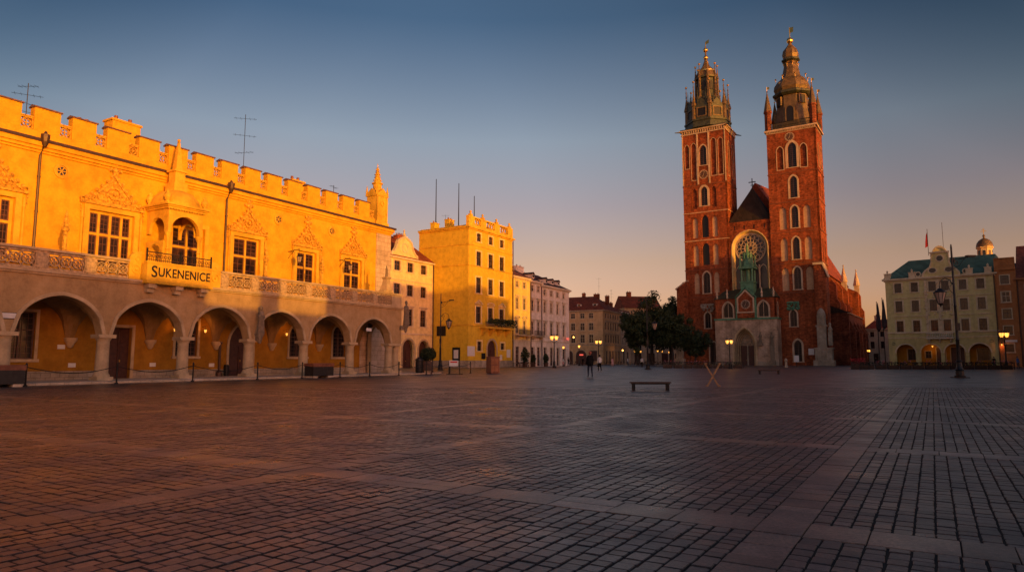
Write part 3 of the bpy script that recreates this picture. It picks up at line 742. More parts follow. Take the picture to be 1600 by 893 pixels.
# corner turret
tw = MB(); tw.box(31.25, VB-.09, 5.7, UB+.06, VB+.02, 12.9); tw.build('corner_pilaster', M['ashlar'], hall)
tu = MB(); cx, cy = 31.95, VB+.62
tu.boxc(cx, cy, 13.67, 1.75, 1.5, .35); tu.boxc(cx, cy, 14.02, 1.4, 1.25, 2.45)
for s in (-1, 1): tu.box(cx+s*.62-.1, cy-.72, 14.022, cx+s*.62+.1, cy-.6, 16.4)
tu.box(cx-.42, cy-.66, 14.6, cx+.42, cy-.622, 14.7); flat_ring(tu, cx, 15.8, .26, .08, cy-.7, cy-.6, 12)
tu.boxc(cx, cy, 16.472, 1.62, 1.42, .12)
tu.prism([(cx-.8, 16.594), (cx+.8, 16.594), (cx, 17.25)], cy-.74, cy+.68); tu.prism([(cy-.7, 16.596), (cy+.68, 16.596), (cy, 17.2)], cx-.82, cx+.82, 'yz')
tu.lathe([(.42,17.0),(.42,17.7),(.54,17.75),(.54,17.84),(.37,17.9),(.27,18.35),(.33,18.4),(.22,18.45),(.18,18.85),(.24,18.9),(.13,18.95),(.1,19.25),(.15,19.3),(.04,19.35),(.02,19.75)], cx, cy, 8, PI/8)
for k in range(8):
    for z, r in ((18.1,.36),(18.65,.25),(19.1,.15)): tu.ball((cx+r*math.cos(k*PI/4), cy+r*math.sin(k*PI/4), z), .06, 5, 3)
for sx in (-1, 1):
    for sy in (-1, 1): tu.lathe([(.11,16.59),(.11,16.9),(.02,17.5)], cx+sx*.72, cy+sy*.62, 6)
tu.build('corner_turret', M['stone_trim'], hall)
# oriel over the balcony
orl = MB(); ox, oy0, oy1, hw = 10.58, 1.5, VB-.003, 1.2
for x in (ox-hw+.13, ox+hw-.13):
    orl.lathe([(.16,5.86),(.16,6.9),(.1,7.0),(.09,8.1),(.15,8.16),(.09,8.24),(.085,8.85),(.16,9.0),(.22,9.2),(.24,9.25)], x, oy0+.16, 10)
def loggia(o, T, Mx, x0, x1): 
    orl_ = MB(); Face(hall, Mx).panel(orl_, x0, x1, 9.25, 10.75, [o], T); return orl_
po = dict(hole(0, 9.25, 1.98, 1.12, 'r')); 
p1 = loggia(po, .3, Matrix.Translation((ox, oy0, 0)), -hw, hw)
for a, Mx in ((0, Matrix.Translation((ox-hw, (oy0+oy1)/2+.15, 0)) @ Matrix.Rotation(-PI/2, 4, 'Z')), (1, Matrix.Translation((ox+hw, (oy0+oy1)/2+.15, 0)) @ Matrix.Rotation(PI/2, 4, 'Z'))):
    q = loggia(dict(hole(.1, 9.25, 1.6, 1.0, 'r')), .2, Mx, -.995, .995); p1.add(q.v, q.f)
orl.add(p1.v, p1.f)
for s in (-1,):                                              # low side wall with a round-headed opening
    q = MB(); Mx = Matrix.Translation((ox+s*hw, (oy0+oy1)/2+.2, 0)) @ Matrix.Rotation(s*PI/2, 4, 'Z')
    Face(hall, Mx).panel(q, -.9, .9, 5.87, 8.75, [hole(0, 6.2, 1.5, 2.35, 'r')], .12); orl.add(q.v, q.f)
for z0, z1, p in ((10.752,10.86,.12),(10.862,10.95,.2),(10.952,11.08,.32)): orl.box(ox-hw-p, oy0-p, z0, ox+hw+p, oy1, z1)
for k in range(14): orl.box(ox-hw-.2+k*.185, oy0-.24, 10.70, ox-hw-.2+k*.185+.09, oy0-.13, 10.75)
oriel = orl.build('oriel', M['stone_trim'], hall, 30)
dm = MB(); dm.lathe([(1.5,11.08),(1.5,11.25),(1.38,11.6),(1.08,11.95),(.62,12.15),(.5,12.2)], ox, oy0+1.2, 16, PI/16)
dm.boxc(ox, oy0+1.2, 12.15, .95, .95, .55); dm.boxc(ox, oy0+1.2, 12.7, .7, .7, .75); dm.boxc(ox, oy0+1.2, 13.45, .9, .9, .12); dm.lathe([(.34,13.57),(.3,13.8),(.09,15.5),(.02,15.55)], ox, oy0+1.2, 4, PI/4); dm.ball((ox, oy0+1.2, 15.62), .12, 6, 4)
for s in (-1, 1): 
    for y in (oy0+.05, oy0+1.9): dm.lathe([(.2,11.08),(.12,11.2),(.24,11.45),(.2,11.6),(.1,11.7),(.13,11.8),(.03,11.95)], ox+s*(hw+.1), y, 8)
dm.build('oriel_dome', M['stone_trim'], oriel, 35)
# rail finials, statues, pipes, lanterns, plates, roof gear
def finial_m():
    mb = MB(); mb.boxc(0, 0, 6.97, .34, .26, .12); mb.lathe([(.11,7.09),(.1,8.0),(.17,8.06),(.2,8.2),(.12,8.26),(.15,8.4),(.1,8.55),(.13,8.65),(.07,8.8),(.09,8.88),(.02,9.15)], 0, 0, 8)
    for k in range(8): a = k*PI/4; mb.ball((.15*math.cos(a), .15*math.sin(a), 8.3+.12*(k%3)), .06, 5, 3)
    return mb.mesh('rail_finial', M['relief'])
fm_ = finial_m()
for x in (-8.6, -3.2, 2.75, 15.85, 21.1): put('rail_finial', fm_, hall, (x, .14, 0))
def figure(mb, x, y, z, h, face=-PI/2, slim=.78):
    """carved standing figure in a long robe"""
    k = h/1.9; c, s = math.cos(face), math.sin(face)
    Mx = Matrix.Translation((x, y, z)) @ Matrix.Rotation(face+PI/2, 4, 'Z') @ Matrix.Diagonal((k*slim, k*slim, k, 1)); old = mb.M; mb.M = Mx
    mb.lathe([(.30,0),(.32,.1),(.27,.45),(.24,.9),(.26,1.15),(.28,1.4),(.2,1.53),(.09,1.57),(.08,1.63)], 0, 0, 10)
    mb.ball((0, 0, 1.75), .135, 8, 6, 1.2); mb.lathe([(.15,1.78),(.16,1.84),(.1,1.93),(.02,1.97)], 0, 0.02, 8)
    for sg in (-1, 1): mb.tube([(sg*.24,0,1.44),(sg*.33,-.05,1.15),(sg*.12,-.3,1.1 if sg > 0 else 1.25)], [.09,.085,.06], 6)
    for j in range(6): a = -PI/2 + (j-2.5)*.42; mb.tube([(.24*math.cos(a), .24*math.sin(a), 1.1), (.31*math.cos(a), .31*math.sin(a), .02)], [.03,.05], 5)
    mb.M = old
for x, y, z, h in ((14.84+.32, -.42, 3.05, 1.8), (30.75, -.28, 4.3, 2.05)):
    mb = MB(); figure(mb, x, y, z, h); mb.lathe([(.06,z-.7),(.14,z-.5),(.17,z-.3),(.27,z-.1),(.28,z)], x, y+.04, 10); mb.box(x-.16, y+.1, z-.5, x+.16, .0, z-.05) if x < 30 else mb.box(30.2, -.2, z-.45, 30.7, .1, z-.1)
    mb.build('wall_statue', M['bronze'], hall, 40)
mb = MB(); mb.boxc(28.55, .15, 6.972, 1.25, .62, .16); mb.lathe([(.56,7.13),(.5,7.35),(.36,7.7),(.3,8.1),(.42,8.2),(.42,8.3)], 28.55, .15, 4, PI/4); mb.build('pedestal', M['stone'], hall)
mb = MB(); figure(mb, 28.55, .15, 8.3, .95); mb.build('rail_statue', M['bronze'], hall, 40)
for x in (2.88, 15.15):
    mb = MB(); mb.tube([(x, VB-.12, 5.9), (x, VB-.12, 12.75), (x+.02, VB-.42, 13.3)], .075, 8)
    mb.lathe([(.09,13.2),(.2,13.5),(.24,13.75),(.24,13.9),(.12,13.92),(.05,14.1)], x+.02, VB-.5, 8)
    for z in (7.5, 9.5, 11.5): mb.lathe([(.1,z),(.1,z+.07)], x, VB-.12, 8)
    mb.build('downpipe', M['gutter'], hall)
def lantern_mesh(mb, x, y, z, s=1.0):
    mb.lathe([(.03*s,z+.62*s),(.1*s,z+.58*s),(.22*s,z+.46*s),(.24*s,z+.43*s)], x, y, 6); mb.lathe([(.1*s,z-.02*s),(.12*s,z+.02*s)], x, y, 6)
    for k in range(6): a = k*PI/3; mb.tube([(x+.12*s*math.cos(a), y+.12*s*math.sin(a), z), (x+.21*s*math.cos(a), y+.21*s*math.sin(a), z+.44*s)], .014*s, 4)
def lantern_glass(x, y, z, s, mat, parent):
    g = MB(); g.lathe([(.105*s,z+.03*s),(.19*s,z+.43*s)], x, y, 6); return g.build('lantern_glass', M[mat], parent)
for x in (21.0, 26.6):
    mb = MB(); mb.tube([(x, VB-.02, 9.75), (x-.02, VB-1.3, 9.85)], .03, 5); mb.tube([(x-.02, VB-1.3, 9.85), (x-.02, VB-1.3, 9.45)], .015, 4); mb.tube([(x, VB-.02, 9.2), (x, VB-.7, 9.8)], .02, 4)
    lantern_mesh(mb, x-.02, VB-1.3, 8.8); bl = mb.build('bracket_lantern', M['iron'], hall); lantern_glass(x-.02, VB-1.3, 8.8, 1, 'lampglass', bl)
def small_light(parent, p, e, c=(1,.42,.1), r=.06):
    d = bpy.data.lights.new('lamp_light', 'POINT'); d.energy = e; d.color = c; d.shadow_soft_size = r
    o = bpy.data.objects.new('lamp_light', d); COL.objects.link(o); o.parent = parent; o.location = p
for x, y in ((11.5, VB-.35), (13.75, VB-.35), (20.8, VB-.4)):
    mb = MB(); mb.tube([(x, VB, 3.5), (x, y, 3.55), (x, y, 3.45)], .02, 4); lantern_mesh(mb, x, y, 3.1, .5)
    a_ = mb.build('wall_lantern', M['iron'], hall); lantern_glass(x, y, 3.1, .5, 'lamp', a_); small_light(a_, (x, y-.15, 3.5), 9, (1,.33,.06))
mb = MB(); mb.tube([(15.0, VB-.3, .13), (15.0, VB-.3, 2.55)], .085, 8); mb.lathe([(.22,.13),(.2,.4),(.1,.55)], 15.0, VB-.3, 8); mb.lathe([(.1,2.3),(.2,2.5)], 15.0, VB-.3, 8); mb.build('downpipe', M['gutter'], hall)
mb = MB(); mb.lathe([(.16,.13),(.18,.9),(.14,.92)], 15.6, VB-.3, 10); mb.build('ash_bin', M['iron'], hall)
for x, z, w_ in ((.35, 3.42, .8), (26.3, 3.72, .62)):
    mb = MB(); mb.box(x-w_/2, -.04, z-.13, x+w_/2, .01, z+.13); sg = mb.build('street_plate', M['white'], hall)
    q = MB(); q.box(x-w_/2-.03, -.03, z-.16, x+w_/2+.03, .012, z-.132); q.box(x-w_/2-.03, -.03, z+.132, x+w_/2+.03, .012, z+.16)
    q.box(x-w_/2-.03, -.03, z-.13, x-w_/2-.002, .012, z+.13); q.box(x+w_/2+.002, -.03, z-.13, x+w_/2+.03, .012, z+.13); q.build('plate_frame', M['iron'], sg)
for x, z in ((4.75, 2.0), (5.4, .95), (10.3, .95), (14.6, .9)):
    lowbox('notice', 'white', hall, (x-.2, VB-.03, z-.12, x+.2, VB+.01, z+.12))
antenna(hall, 3.45, 7.0, 13.9, 4.0, 4, 2); antenna(hall, 19.0, 7.0, 13.9, 7.0, 3, 5); antenna(hall, 28.9, 7.0, 13.9, 3.4, 3, 8)
chimney(hall, 6.7, 7.0, 13.9, .9, .8, 2.3, 'brick'); chimney(hall, 9.25, 7.0, 13.9, 1.9, 1.0, 3.15, 'ochre'); chimney(hall, 24.3, 7.0, 13.9, 1.3, .9, 2.6, 'ochre')
# ------------------------------------------------------------------ town houses on the far side
def shell(root, mat, W, D, H, left=False, right=False, T=.352, top=None):
    lowbox('wall_core', mat, root, (T if left else .0, T, 0, W-(T if right else 0), D, top or H))
def rows(cols_, rows_, w):
    return [hole(x, z0, w, z1-z0) for z0, z1 in rows_ for x in cols_]

# tall yellow house with an attic
YH = R(59.5)
yh = thing('tower_house', 'tall yellow corner house with pierced attic, leafy balcony and three thin masts', 'house', (-7.2, 112, 0), YH)
F = Face(yh); L = Face(yh, SIDE_L(10.4)); W_, D_ = 14.3, 10.4
cx3 = (3.05, 6.85, 10.55)
hs = [hole(x, 21.2, 1.3, 1.4) for x in cx3] + [hole(x, 17.1, 1.5, 2.4) for x in cx3] + [hole(x, 12.45, 1.55, 2.65) for x in cx3] + [hole(x, 7.45, 1.55, 2.7) for x in cx3]
gr = [hole(3.4, 2.75, 1.3, 1.6), hole(10.85, 3.05, 1.3, 1.15)]
dr = hole(7.35, .1, 2.9, 4.5, 'r')
mb = MB(); F.panel(mb, 0, W_, 0, 23.5, hs+gr+[dr]); L.panel(mb, 0, D_-.352, 0, 23.5, [], .35); mb.build('wall', M['yellow'], yh)
shell(yh, 'yellow', W_, D_, 23.5, left=True, top=23.8)
for k, o in enumerate(hs):
    window(F, o, 2, (.62,), 'framed', 'panec' if k % 3 else 'pane', .24, 'cream', True, ('tri', 'seg', 'tri')[k % 3] if k > 8 else None)
for o in gr: window(F, o, 2, (.6,), 'framed', 'pane', .25, 'cream', True)
doorp(F, dr, 'door', .3, sur=.35, sm='stone')
bands(yh, W_, D_, ((20.35,.16,.1),(16.9,.2,.12),(6.9,.22,.14),(23.0,.2,.15),(23.2,.26,.4)), 'stone_trim', 'string_course')
lowbox('plinth', 'rubble', yh, (-.12, -.12, 0, 5.5, .02, 1.15), (-.12, .02, 0, .02, D_, 1.15)); lowbox('plinth', 'rubble', yh, (9.2, -.12, 0, W_+.1, .02, 1.15))
at_ = MB(); at_.box(-.1, -.06, 23.462, W_+.1, .5, 23.9); at_.box(-.1, -.06, 25.05, W_+.1, .5, 25.3)
for x in (.0, 3.7, 8.2, 12.7):
    at_.box(x-.1, -.05, 23.902, x+1.7, .48, 25.048); at_.boxc(x+.8, .2, 25.302, .7, .5, .35); at_.lathe([(.28,25.652),(.1,25.8),(.24,26.05),(.02,26.3)], x+.8, .2, 8)
for x in (2.6, 7.0, 11.5):
    for dx in (-.35, .45): flat_ring(at_, x+dx, 24.48, .5, .13, .05, .3, 14)
at_.build('attic', M['stone_trim'], yh)
mb = MB(); mb.add([(-.55,.52,23.462),(W_+.3,.52,23.462),(W_+.3,D_,23.462),(-.55,D_,23.462),(W_/2,.9,24.6),(W_/2,D_-3,25.0)], [(0,1,4),(1,2,5,4),(2,3,5),(3,0,4,5),(3,2,1,0)]); mb.build('roof', M['tile_dark'], yh)
bc = MB(); bc.box(3.4, -1.25, 6.55, 12.8, .02, 6.8)
for x in (4.2, 6.6, 9.2, 12.0): bc.prism([(.0,5.3),(-.3,5.5),(-1.1,6.4),(-1.1,6.548),(.0,6.548)], x-.18, x+.18, 'yz')
bl = bc.build('balcony', M['stone_trim'], yh)
mb = MB()
for k in range(76): mb.tube([(3.45+.1247*k, -1.2, 6.8), (3.45+.1247*k, -1.2, 7.6)], .018, 4)
mb.box(3.42, -1.24, 7.6, 12.8, -1.16, 7.66); mb.build('balcony_railing', M['iron'], bl)
def leafpatch(mb, x0, x1, y0, y1, z0, z1, n, s, rnd):
    for _ in range(n):
        p = Vector((rnd.uniform(x0,x1), rnd.uniform(y0,y1), rnd.uniform(z0,z1)))
        a = Vector((rnd.gauss(0,1), rnd.gauss(0,1), rnd.gauss(0,1))).normalized(); b = a.orthogonal().normalized(); c = a.cross(b)
        k = s*rnd.uniform(.6,1.3); mb.add([p-b*k, p+c*k*.6, p+b*k, p-c*k*.6], [(0,1,2,3)])
rnd = random.Random(3); mb = MB(); leafpatch(mb, 4.6, 13.6, -1.5, -.9, 7.5, 8.25, 620, .17, rnd); leafpatch(mb, 6, 13.4, -1.6, -1.2, 7.0, 7.5, 120, .15, rnd); mb.build('balcony_plants', M['leaf2'], bl)
for x, z, w2, h2, m2 in ((.9,2.7,2.1,1.6,'white'),(4.6,1.9,1.2,1.0,'iron'),(12.9,2.4,1.2,1.4,'white'),(10.3,1.7,.7,.9,'white')):
    lowbox('notice_board', m2, yh, (x-w2/2, -.07, z-h2/2, x+w2/2, .01, z+h2/2))
for y, z, w2, h2, m2 in ((5.4,6.2,1.8,1.9,'iron'),(2.3,2.1,1.5,2.4,'iron')):
    lowbox('sign_board', m2, yh, (-.1, y-w2/2, z-h2/2, .01, y+w2/2, z+h2/2))
lowbox('sign_board', 'white', yh, (-.13, 1.85, 1.5, -.102, 2.75, 2.9))
dp = MB(); dp.tube([(W_+.0, -.16, .1), (W_+.0, -.16, 23)], .09, 6); dp.build('downpipe', M['gutter'], yh)
chimney(yh, 2.6, 9.0, 23.6, 1.4, .9, 1.5, 'yellow'); chimney(yh, 3.4, 6.4, 23.8, 1.5, 1.0, 1.8, 'yellow')
for x, y, h in ((2.6, 8.8, 9.2), (3.6, 4.6, 8.1), (7.6, 4.0, 6.6)):
    mb = MB(); mb.tube([(x,y,24),(x,y,24+h)], [.1,.06], 6); mb.build('mast', M['iron'], yh)
antenna(yh, 4.4, 8.0, 24, 3.0, 2, 21)

# pale gabled house between the hall and the tall yellow house
gh = thing('gabled_house', 'cream house with curved gable, red roof and two street arches beside tall yellow house', 'house', (-13.45-14*.5075, 115.6-14*.8616, 0), YH)
F = Face(gh); W_, D_ = 14.0, 14
hs = rows((2.2, 4.6, 7.85, 11.35), ((15.4,16.95),(11.5,13.3),(6.7,9.4)), 1.5)
ar = [hole(7.7, .0, 2.95, 4.5, 'r'), hole(11.7, .0, 2.75, 4.4, 'r'), hole(3.4, .0, 2.9, 4.4, 'r')]
mb = MB(); F.panel(mb, 0, W_, 0, 17.7, hs+ar, .4)
A = [(3.0,17.7),(3.1,18.3),(3.7,18.5),(4.2,19.2),(4.6,20.3),(5.3,20.75),(6.4,21.2),(7.5,20.75),(8.2,20.3),(8.6,19.2),(9.2,18.5),(9.7,18.3),(9.8,17.7)]
mb.prism(A, .0, .4); mb.build('wall', M['cream'], gh)
shell(gh, 'cream', W_, D_, 17.7, T=.9)
for o in hs: window(F, o, 2, (.62,), 'frame', 'panec' if o['x'] > 9 else 'pane', .2, 'greentrim', True, 'flat' if o['z'] < 8 else None)
for o in ar: doorp(F, o, 'door', .7, sur=.3, sm='stone', name='street_door')
mb = MB(); mb.ring(A, [(6.4+(x-6.4)*.9, 17.7+(z-17.7)*.9) for x, z in A], -.12, -.002); mb.lathe([(.25,21.2),(.3,21.5),(.1,21.7),(.18,22.0),(.02,22.3)], 6.4, .2, 8); flat_ring(mb, 6.4, 19.2, .8, .18, -.08, .002, 16)
for z, h, p in ((5.3,.25,.12),(13.85,.18,.1),(17.3,.3,.35)): band(mb, W_, D_, z, h, p)
mb.build('gable_trim', M['greentrim'], gh)
roof_gable(gh, 0, W_, 0, D_, 17.61, 22.6, 'tile_red'); chimney(gh, 11.2, 5.5, 20.4, 1.4, .9, 2.0); chimney(gh, 12.9, 6.5, 21.4, 1.2, .8, 1.4)
antenna(gh, 5.0, 6.5, 22, 4.0, 2, 31)
dp = MB(); dp.tube([(W_-.1, -.16, .1), (W_-.1, -.16, 17.3)], .08, 6); dp.build('downpipe', M['gutter'], gh)

# row of two pale houses
RH = R(60.5)
def row_house(name, label, x0, W_, cols_, eave, wall, roofm, ridge, balc, off):
    r = thing(name, label, 'house', (off*.4924, 126+off*.8704, 0), RH)
    F = Face(r); D_ = 15
    hs = rows(cols_, ((eave-2.05, eave-.9),(10.75,12.9)), 1.22) + [hole(x, 6.15, 1.22, 2.55) for x in cols_]
    gd = [hole(x, .1, 1.3, 3.6) for x in cols_]
    mb = MB(); F.panel(mb, 0, W_, 4.9, eave, hs); mb.build('wall', M[wall], r)
    mb = MB(); F.panel(mb, 0, W_, 0, 4.9, gd); mb.build('ground_floor_wall', M['rowgrey' if wall == 'rowgrey' else 'pale'], r)
    shell(r, wall, W_, D_, eave)
    for k, o in enumerate(hs):
        n = len(cols_); ped = ('flat', 'seg' if wall == 'rowyel' else 'flat')[k//n-1] if k >= n else None
        window(F, o, 2, (.65,), 'framew', 'pane' if k % 2 else 'panec', .16, 'greentrim' if wall == 'rowyel' else 'pale', True, ped)
    for o in gd: doorp(F, o, 'door', .2, name='shop_door', sur=.15, sm='pale')
    bands(r, W_, D_, ((4.8,.25,.14),(5.7,.15,.1),(eave-.55,.2,.14),(eave-.35,.36,.42)), 'greentrim' if wall == 'rowyel' else 'pale')
    for k in range(5): lowbox('plaster_course', 'pale', r, (.0, -.03, .7+k*.82, W_, .004, .74+k*.82))
    roof_gable(r, 0, W_, 0, D_, eave+.012, ridge, roofm)
    for x in cols_[::2] if wall == 'rowyel' else cols_[1:]: dormer(r, x, 1.1, eave+.75, .9, .85, 2.0, roofm)
    for a, b in balc:
        bb = lowbox('balcony', 'stone', r, (a, -.95, 5.72, b, .02, 5.9), (a+.3, -.7, 5.2, a+.6, .015, 5.718), (b-.6, -.7, 5.2, b-.3, .015, 5.718))
        q = MB()
        for k in range(int((b-a)/.13)): q.tube([(a+.05+.13*k, -.9, 5.9), (a+.05+.13*k, -.9, 6.85)], .02, 4)
        q.box(a, -.94, 6.85, b, -.86, 6.91); q.build('balcony_railing', M['iron'], bb)
    dp = MB(); dp.tube([(.02, -.16, .1), (.02, -.16, eave-.4)], .09, 6); dp.build('downpipe', M['gutter'], r)
    return r
ra = row_house('town_house', 'narrow sunlit yellow house, two windows wide, with red-brown roof and iron balcony', 0, 7.15, (1.98, 4.8), 16.9, 'rowyel', 'tile_brown', 20.6, [(.9,5.9)], .0)
rz2 = row_house('town_house', 'narrow shaded grey-pink house with long dark iron balcony beside the yellow lit house', 0, 4.6, (.95, 3.45), 16.7, 'rowgrey', 'tile_dark', 20.3, [(.1,4.4)], 7.18)
chimney(ra, 3.2, 6.8, 19.2, 3.2, .9, 1.8, 'pale'); chimney(rz2, 1.6, 6.2, 19.0, 3.0, .9, 1.8, 'rowgrey')
rb = row_house('town_house', 'wide pale pinkish house with flat window cornices and dark dormered roof', 0, 13.3, (1.65, 4.6, 7.6, 10.6), 16.3, 'rowgrey', 'tile_dark', 20.0, [], 11.82)
chimney(rb, 2.2, 6.4, 18.6, 3.0, .9, 1.9, 'rowgrey')
mb = MB(); mb.box(10.4, -.85, 5.5, 11.4, -.65, 5.95); q = mb.build('neon_sign', M['neon'], rb)

# brown corner house, grey house beside it
bh = thing('corner_house', 'brown three-storey corner house with red hipped roof and arched ground floor', 'house', (27.5, 205, 0), R(-27))
# local x runs right-to-left facing: front spans x -26..0, side face along +y
F = Face(bh, Matrix.Translation((-26,0,0))); S = Face(bh, Matrix.Rotation(PI/2, 4, 'Z'))
hs = rows([26-24.4, 26-21.2, 26-18.1, 26-15.3, 26-12.6, 26-9.9, 26-6.8, 26-4.0], ((13.8,15.4),(10.2,12.4),(6.4,8.9)), 1.4)
gd = [hole(26-11.0, 0, 2.0, 4.0, 'r'), hole(26-7.3, 0, 3.4, 4.2, 'r'), hole(26-3.4, .9, 2.4, 3.1), hole(26-15, 0, 2.6, 4.0, 'r'), hole(26-20, 0, 2.6, 4.0, 'r')]
ss = rows([2.0+2.35*k for k in range(6)], ((13.9,15.2),(10.4,12.6),(6.5,8.8)), 1.25); sg = [hole(2.6+2.9*k, .1, 1.5, 3.8) for k in range(5)]
mb = MB(); F.panel(mb, 0, 26, 0, 16.3, hs+gd); S.panel(mb, 0, 16, 0, 16.3, ss+sg); mb.build('wall', M['tan'], bh)
lowbox('wall_core', 'tan', bh, (-26, .352, 0, -.352, 16, 16.3))
for k, o in enumerate(hs): window(F, o, 2, (.6,), 'framew', 'panec' if k % 3 else 'pane', .14, 'greentrim', True)
for k, o in enumerate(ss): window(S, o, 2, (.6,), 'framed', 'panec' if k % 2 else 'pane', .16, 'tang', True, 'flat' if o['z'] < 12 else None)
for o in gd: doorp(F, o, 'door', .2, name='shop_front', sur=.2, sm='tang')
for o in sg: doorp(S, o, 'door', .2, name='shop_front', sur=.18, sm='tang')
for z, h, p in ((5.6,.35,.15),(15.75,.2,.12),(15.95,.36,.45)): mb = MB(); mb.prism([(-26.1,-p),(p,-p),(p,16),(-.02,16),(-.02,.02),(-26.1,.02)], z, z+h, 'xy'); mb.build('string_course', M['tang'], bh)
mb = MB(); mb.add([(-26.5,-.5,16.312),(.5,-.5,16.312),(.5,16,16.312),(-26.5,16,16.312),(-20,8,21.2),(-5.5,8,21.2)], [(0,1,5,4),(1,2,5),(2,3,4,5),(3,0,4),(3,2,1,0)]); mb.build('roof', M['tile_red'], bh)
for x in (-8.6, -3.4, -14): dormer(bh, x, 2.0, 17.6, 1.4, .8, 1.8, 'tile_red')
chimney(bh, -9.5, 8.6, 20.6, 1.0, .8, 1.6); chimney(bh, -5.2, 8.6, 20.2, 1.8, .8, 1.6); chimney(bh, -2.2, 10, 18.6, 1.2, .8, 2.6); antenna(bh, -4.2, 8.0, 21, 6.0, 2, 41); antenna(bh, -1.2, 11, 18, 5.4, 3, 43)
sg_ = MB(); sg_.box(-7.9, -.12, 2.6, -6.6, -.03, 3.0); sg_.build('neon_sign', M['neon'], bh)
g2 = thing('town_house', 'grey-tan house behind the brown corner house, half hidden by trees', 'house', (27.5+16.1*.454, 205+16.1*.891, 0), R(63))
F = Face(g2); hs = rows((2.2, 5.2, 8.2, 11.2, 14.2), ((13.4,14.8),(9.8,12.0),(6.2,8.5)), 1.5); sg = [hole(3+4*k, .1, 2.0, 3.8) for k in range(4)]
mb = MB(); F.panel(mb, 0, 17, 0, 15.6, hs+sg); mb.build('wall', M['tang'], g2); shell(g2, 'tang', 17, 14, 15.6)
for k, o in enumerate(hs): window(F, o, 2, (.6,), 'framew', 'panec' if k % 2 else 'pane', .18, 'pale', True, 'flat')
for o in sg: doorp(F, o, 'door', .2, name='shop_front', sur=.15, sm='pale')
bands(g2, 17, 14, ((5.0,.3,.15),(15.2,.4,.4)), 'tang', 'string_course'); roof_gable(g2, 0, 17, 0, 14, 15.62, 19.4, 'tile_red')
for k in range(5): dormer(g2, 2.4+3*k, 1.6, 16.5, 1.2, .8, 1.6, 'tile_brown')
chimney(g2, 6, 7.5, 18.8, 1.6, .9, 1.6); chimney(g2, 13, 7.5, 18.8, 1.6, .9, 1.8)
g3 = thing('town_house', 'distant house with dark red roof and chimney peeping above the trees', 'house', (39.5, 240, 0), R(10))
F = Face(g3); hs = rows((2, 5, 8, 11), ((14,15.6),(10,12.2)), 1.4); mb = MB(); F.panel(mb, 0, 14, 0, 19.5, hs); mb.build('wall', M['tan'], g3); shell(g3, 'tan', 14, 12, 19.5)
for o in hs: window(F, o, 2, (.6,), 'framew', 'pane', .15, 'pale')
roof_gable(g3, 0, 14, 0, 12, 19.52, 24.2, 'tile_red'); chimney(g3, 4, 6.2, 23.4, 1.6, 1, 2.2)

g4 = thing('town_house', 'distant dim house front glimpsed below the dark tree crowns', 'house', (34.5, 228, 0), R(6))
F = Face(g4); hs = rows([2+3.1*k for k in range(9)], ((4.9,7.0),(8.6,10.6)), 1.4) + [hole(3+4.6*k, .1, 2.2, 3.4) for k in range(6)]
mb = MB(); F.panel(mb, 0, 30, 0, 12.5, hs); mb.build('wall', M['tang'], g4); shell(g4, 'tang', 30, 10, 12.5)
for o in hs:
    if o['z'] > 1: window(F, o, 2, (.6,), 'framew', 'pane', .15, 'pale')
    else: doorp(F, o, 'door', .2, name='shop_front')
roof_gable(g4, 0, 30, 0, 10, 12.52, 15.5, 'tile_dark')
# right-hand side: olive house with arcade, orange house, russet house
gs = 1.186
oh = thing('arcaded_house', 'olive green house with four ground arches, curved gable, green copper roof and balustraded balcony', 'house', (76.98, 140, 0), R(-40))
F = Face(oh); W_, D_ = 18.5, 15
xr = [1.93, 4.4, 7.0, 8.82, 11.3, 13.7]; xr = [x*gs for x in xr]
rr_ = [((12.69-1.25)*gs+1.25, 1.9), ((9.38-1.25)*gs+1.25, 2.2), ((5.82-1.25)*gs+1.25, 2.42)]
hs = [hole(x, z, 1.24, h) for z, h in rr_ for x in xr]
ac = [hole(x*gs, 0, 3.4, 4.35, 'r') for x in (2.55, 6.2, 9.6, 13.0)]
mb = MB(); F.panel(mb, 0, W_, 6.7, 17.7, hs); L_ = Face(oh, SIDE_L(D_)); L_.panel(mb, 0, D_-.352, 6.7, 17.7, [], .35); mb.build('wall', M['green'], oh)
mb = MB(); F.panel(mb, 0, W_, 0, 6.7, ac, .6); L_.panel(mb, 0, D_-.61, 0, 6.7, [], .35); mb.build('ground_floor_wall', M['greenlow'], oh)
lowbox('wall_core', 'green', oh, (.352, .352, 6.702, W_, D_, 17.7)); 
io2 = [hole(3.6, 1.2, 1.7, 2.3), hole(8.6, .1, 1.5, 3.6), hole(11.4, .1, 2.2, 3.6), hole(15.6, 1.2, 1.9, 2.2), hole(6.4, 1.6, 1.0, 1.4)]
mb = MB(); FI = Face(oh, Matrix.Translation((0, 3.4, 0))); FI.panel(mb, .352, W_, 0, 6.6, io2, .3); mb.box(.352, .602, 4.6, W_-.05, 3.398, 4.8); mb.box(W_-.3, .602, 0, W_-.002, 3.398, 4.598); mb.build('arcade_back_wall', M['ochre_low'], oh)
for k, o in enumerate(io2):
    if o['z'] > 1: window(FI, o, 2, (.6,), 'framed', 'pane', .15, 'stone')
    else: doorp(FI, o, 'door', .2, sur=.15)
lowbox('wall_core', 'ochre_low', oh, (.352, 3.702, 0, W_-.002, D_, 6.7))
for k, o in enumerate(hs): window(F, o, 2, (.62,), 'framed', 'panec' if k % 4 == 1 else 'pane', .26, 'greentrim', True)
mb = MB()
for z, h, p in ((6.6,.28,.16),(5.6,.16,.1),(17.15,.25,.2),(17.4,.32,.5)): band(mb, W_, D_, z, h, p)
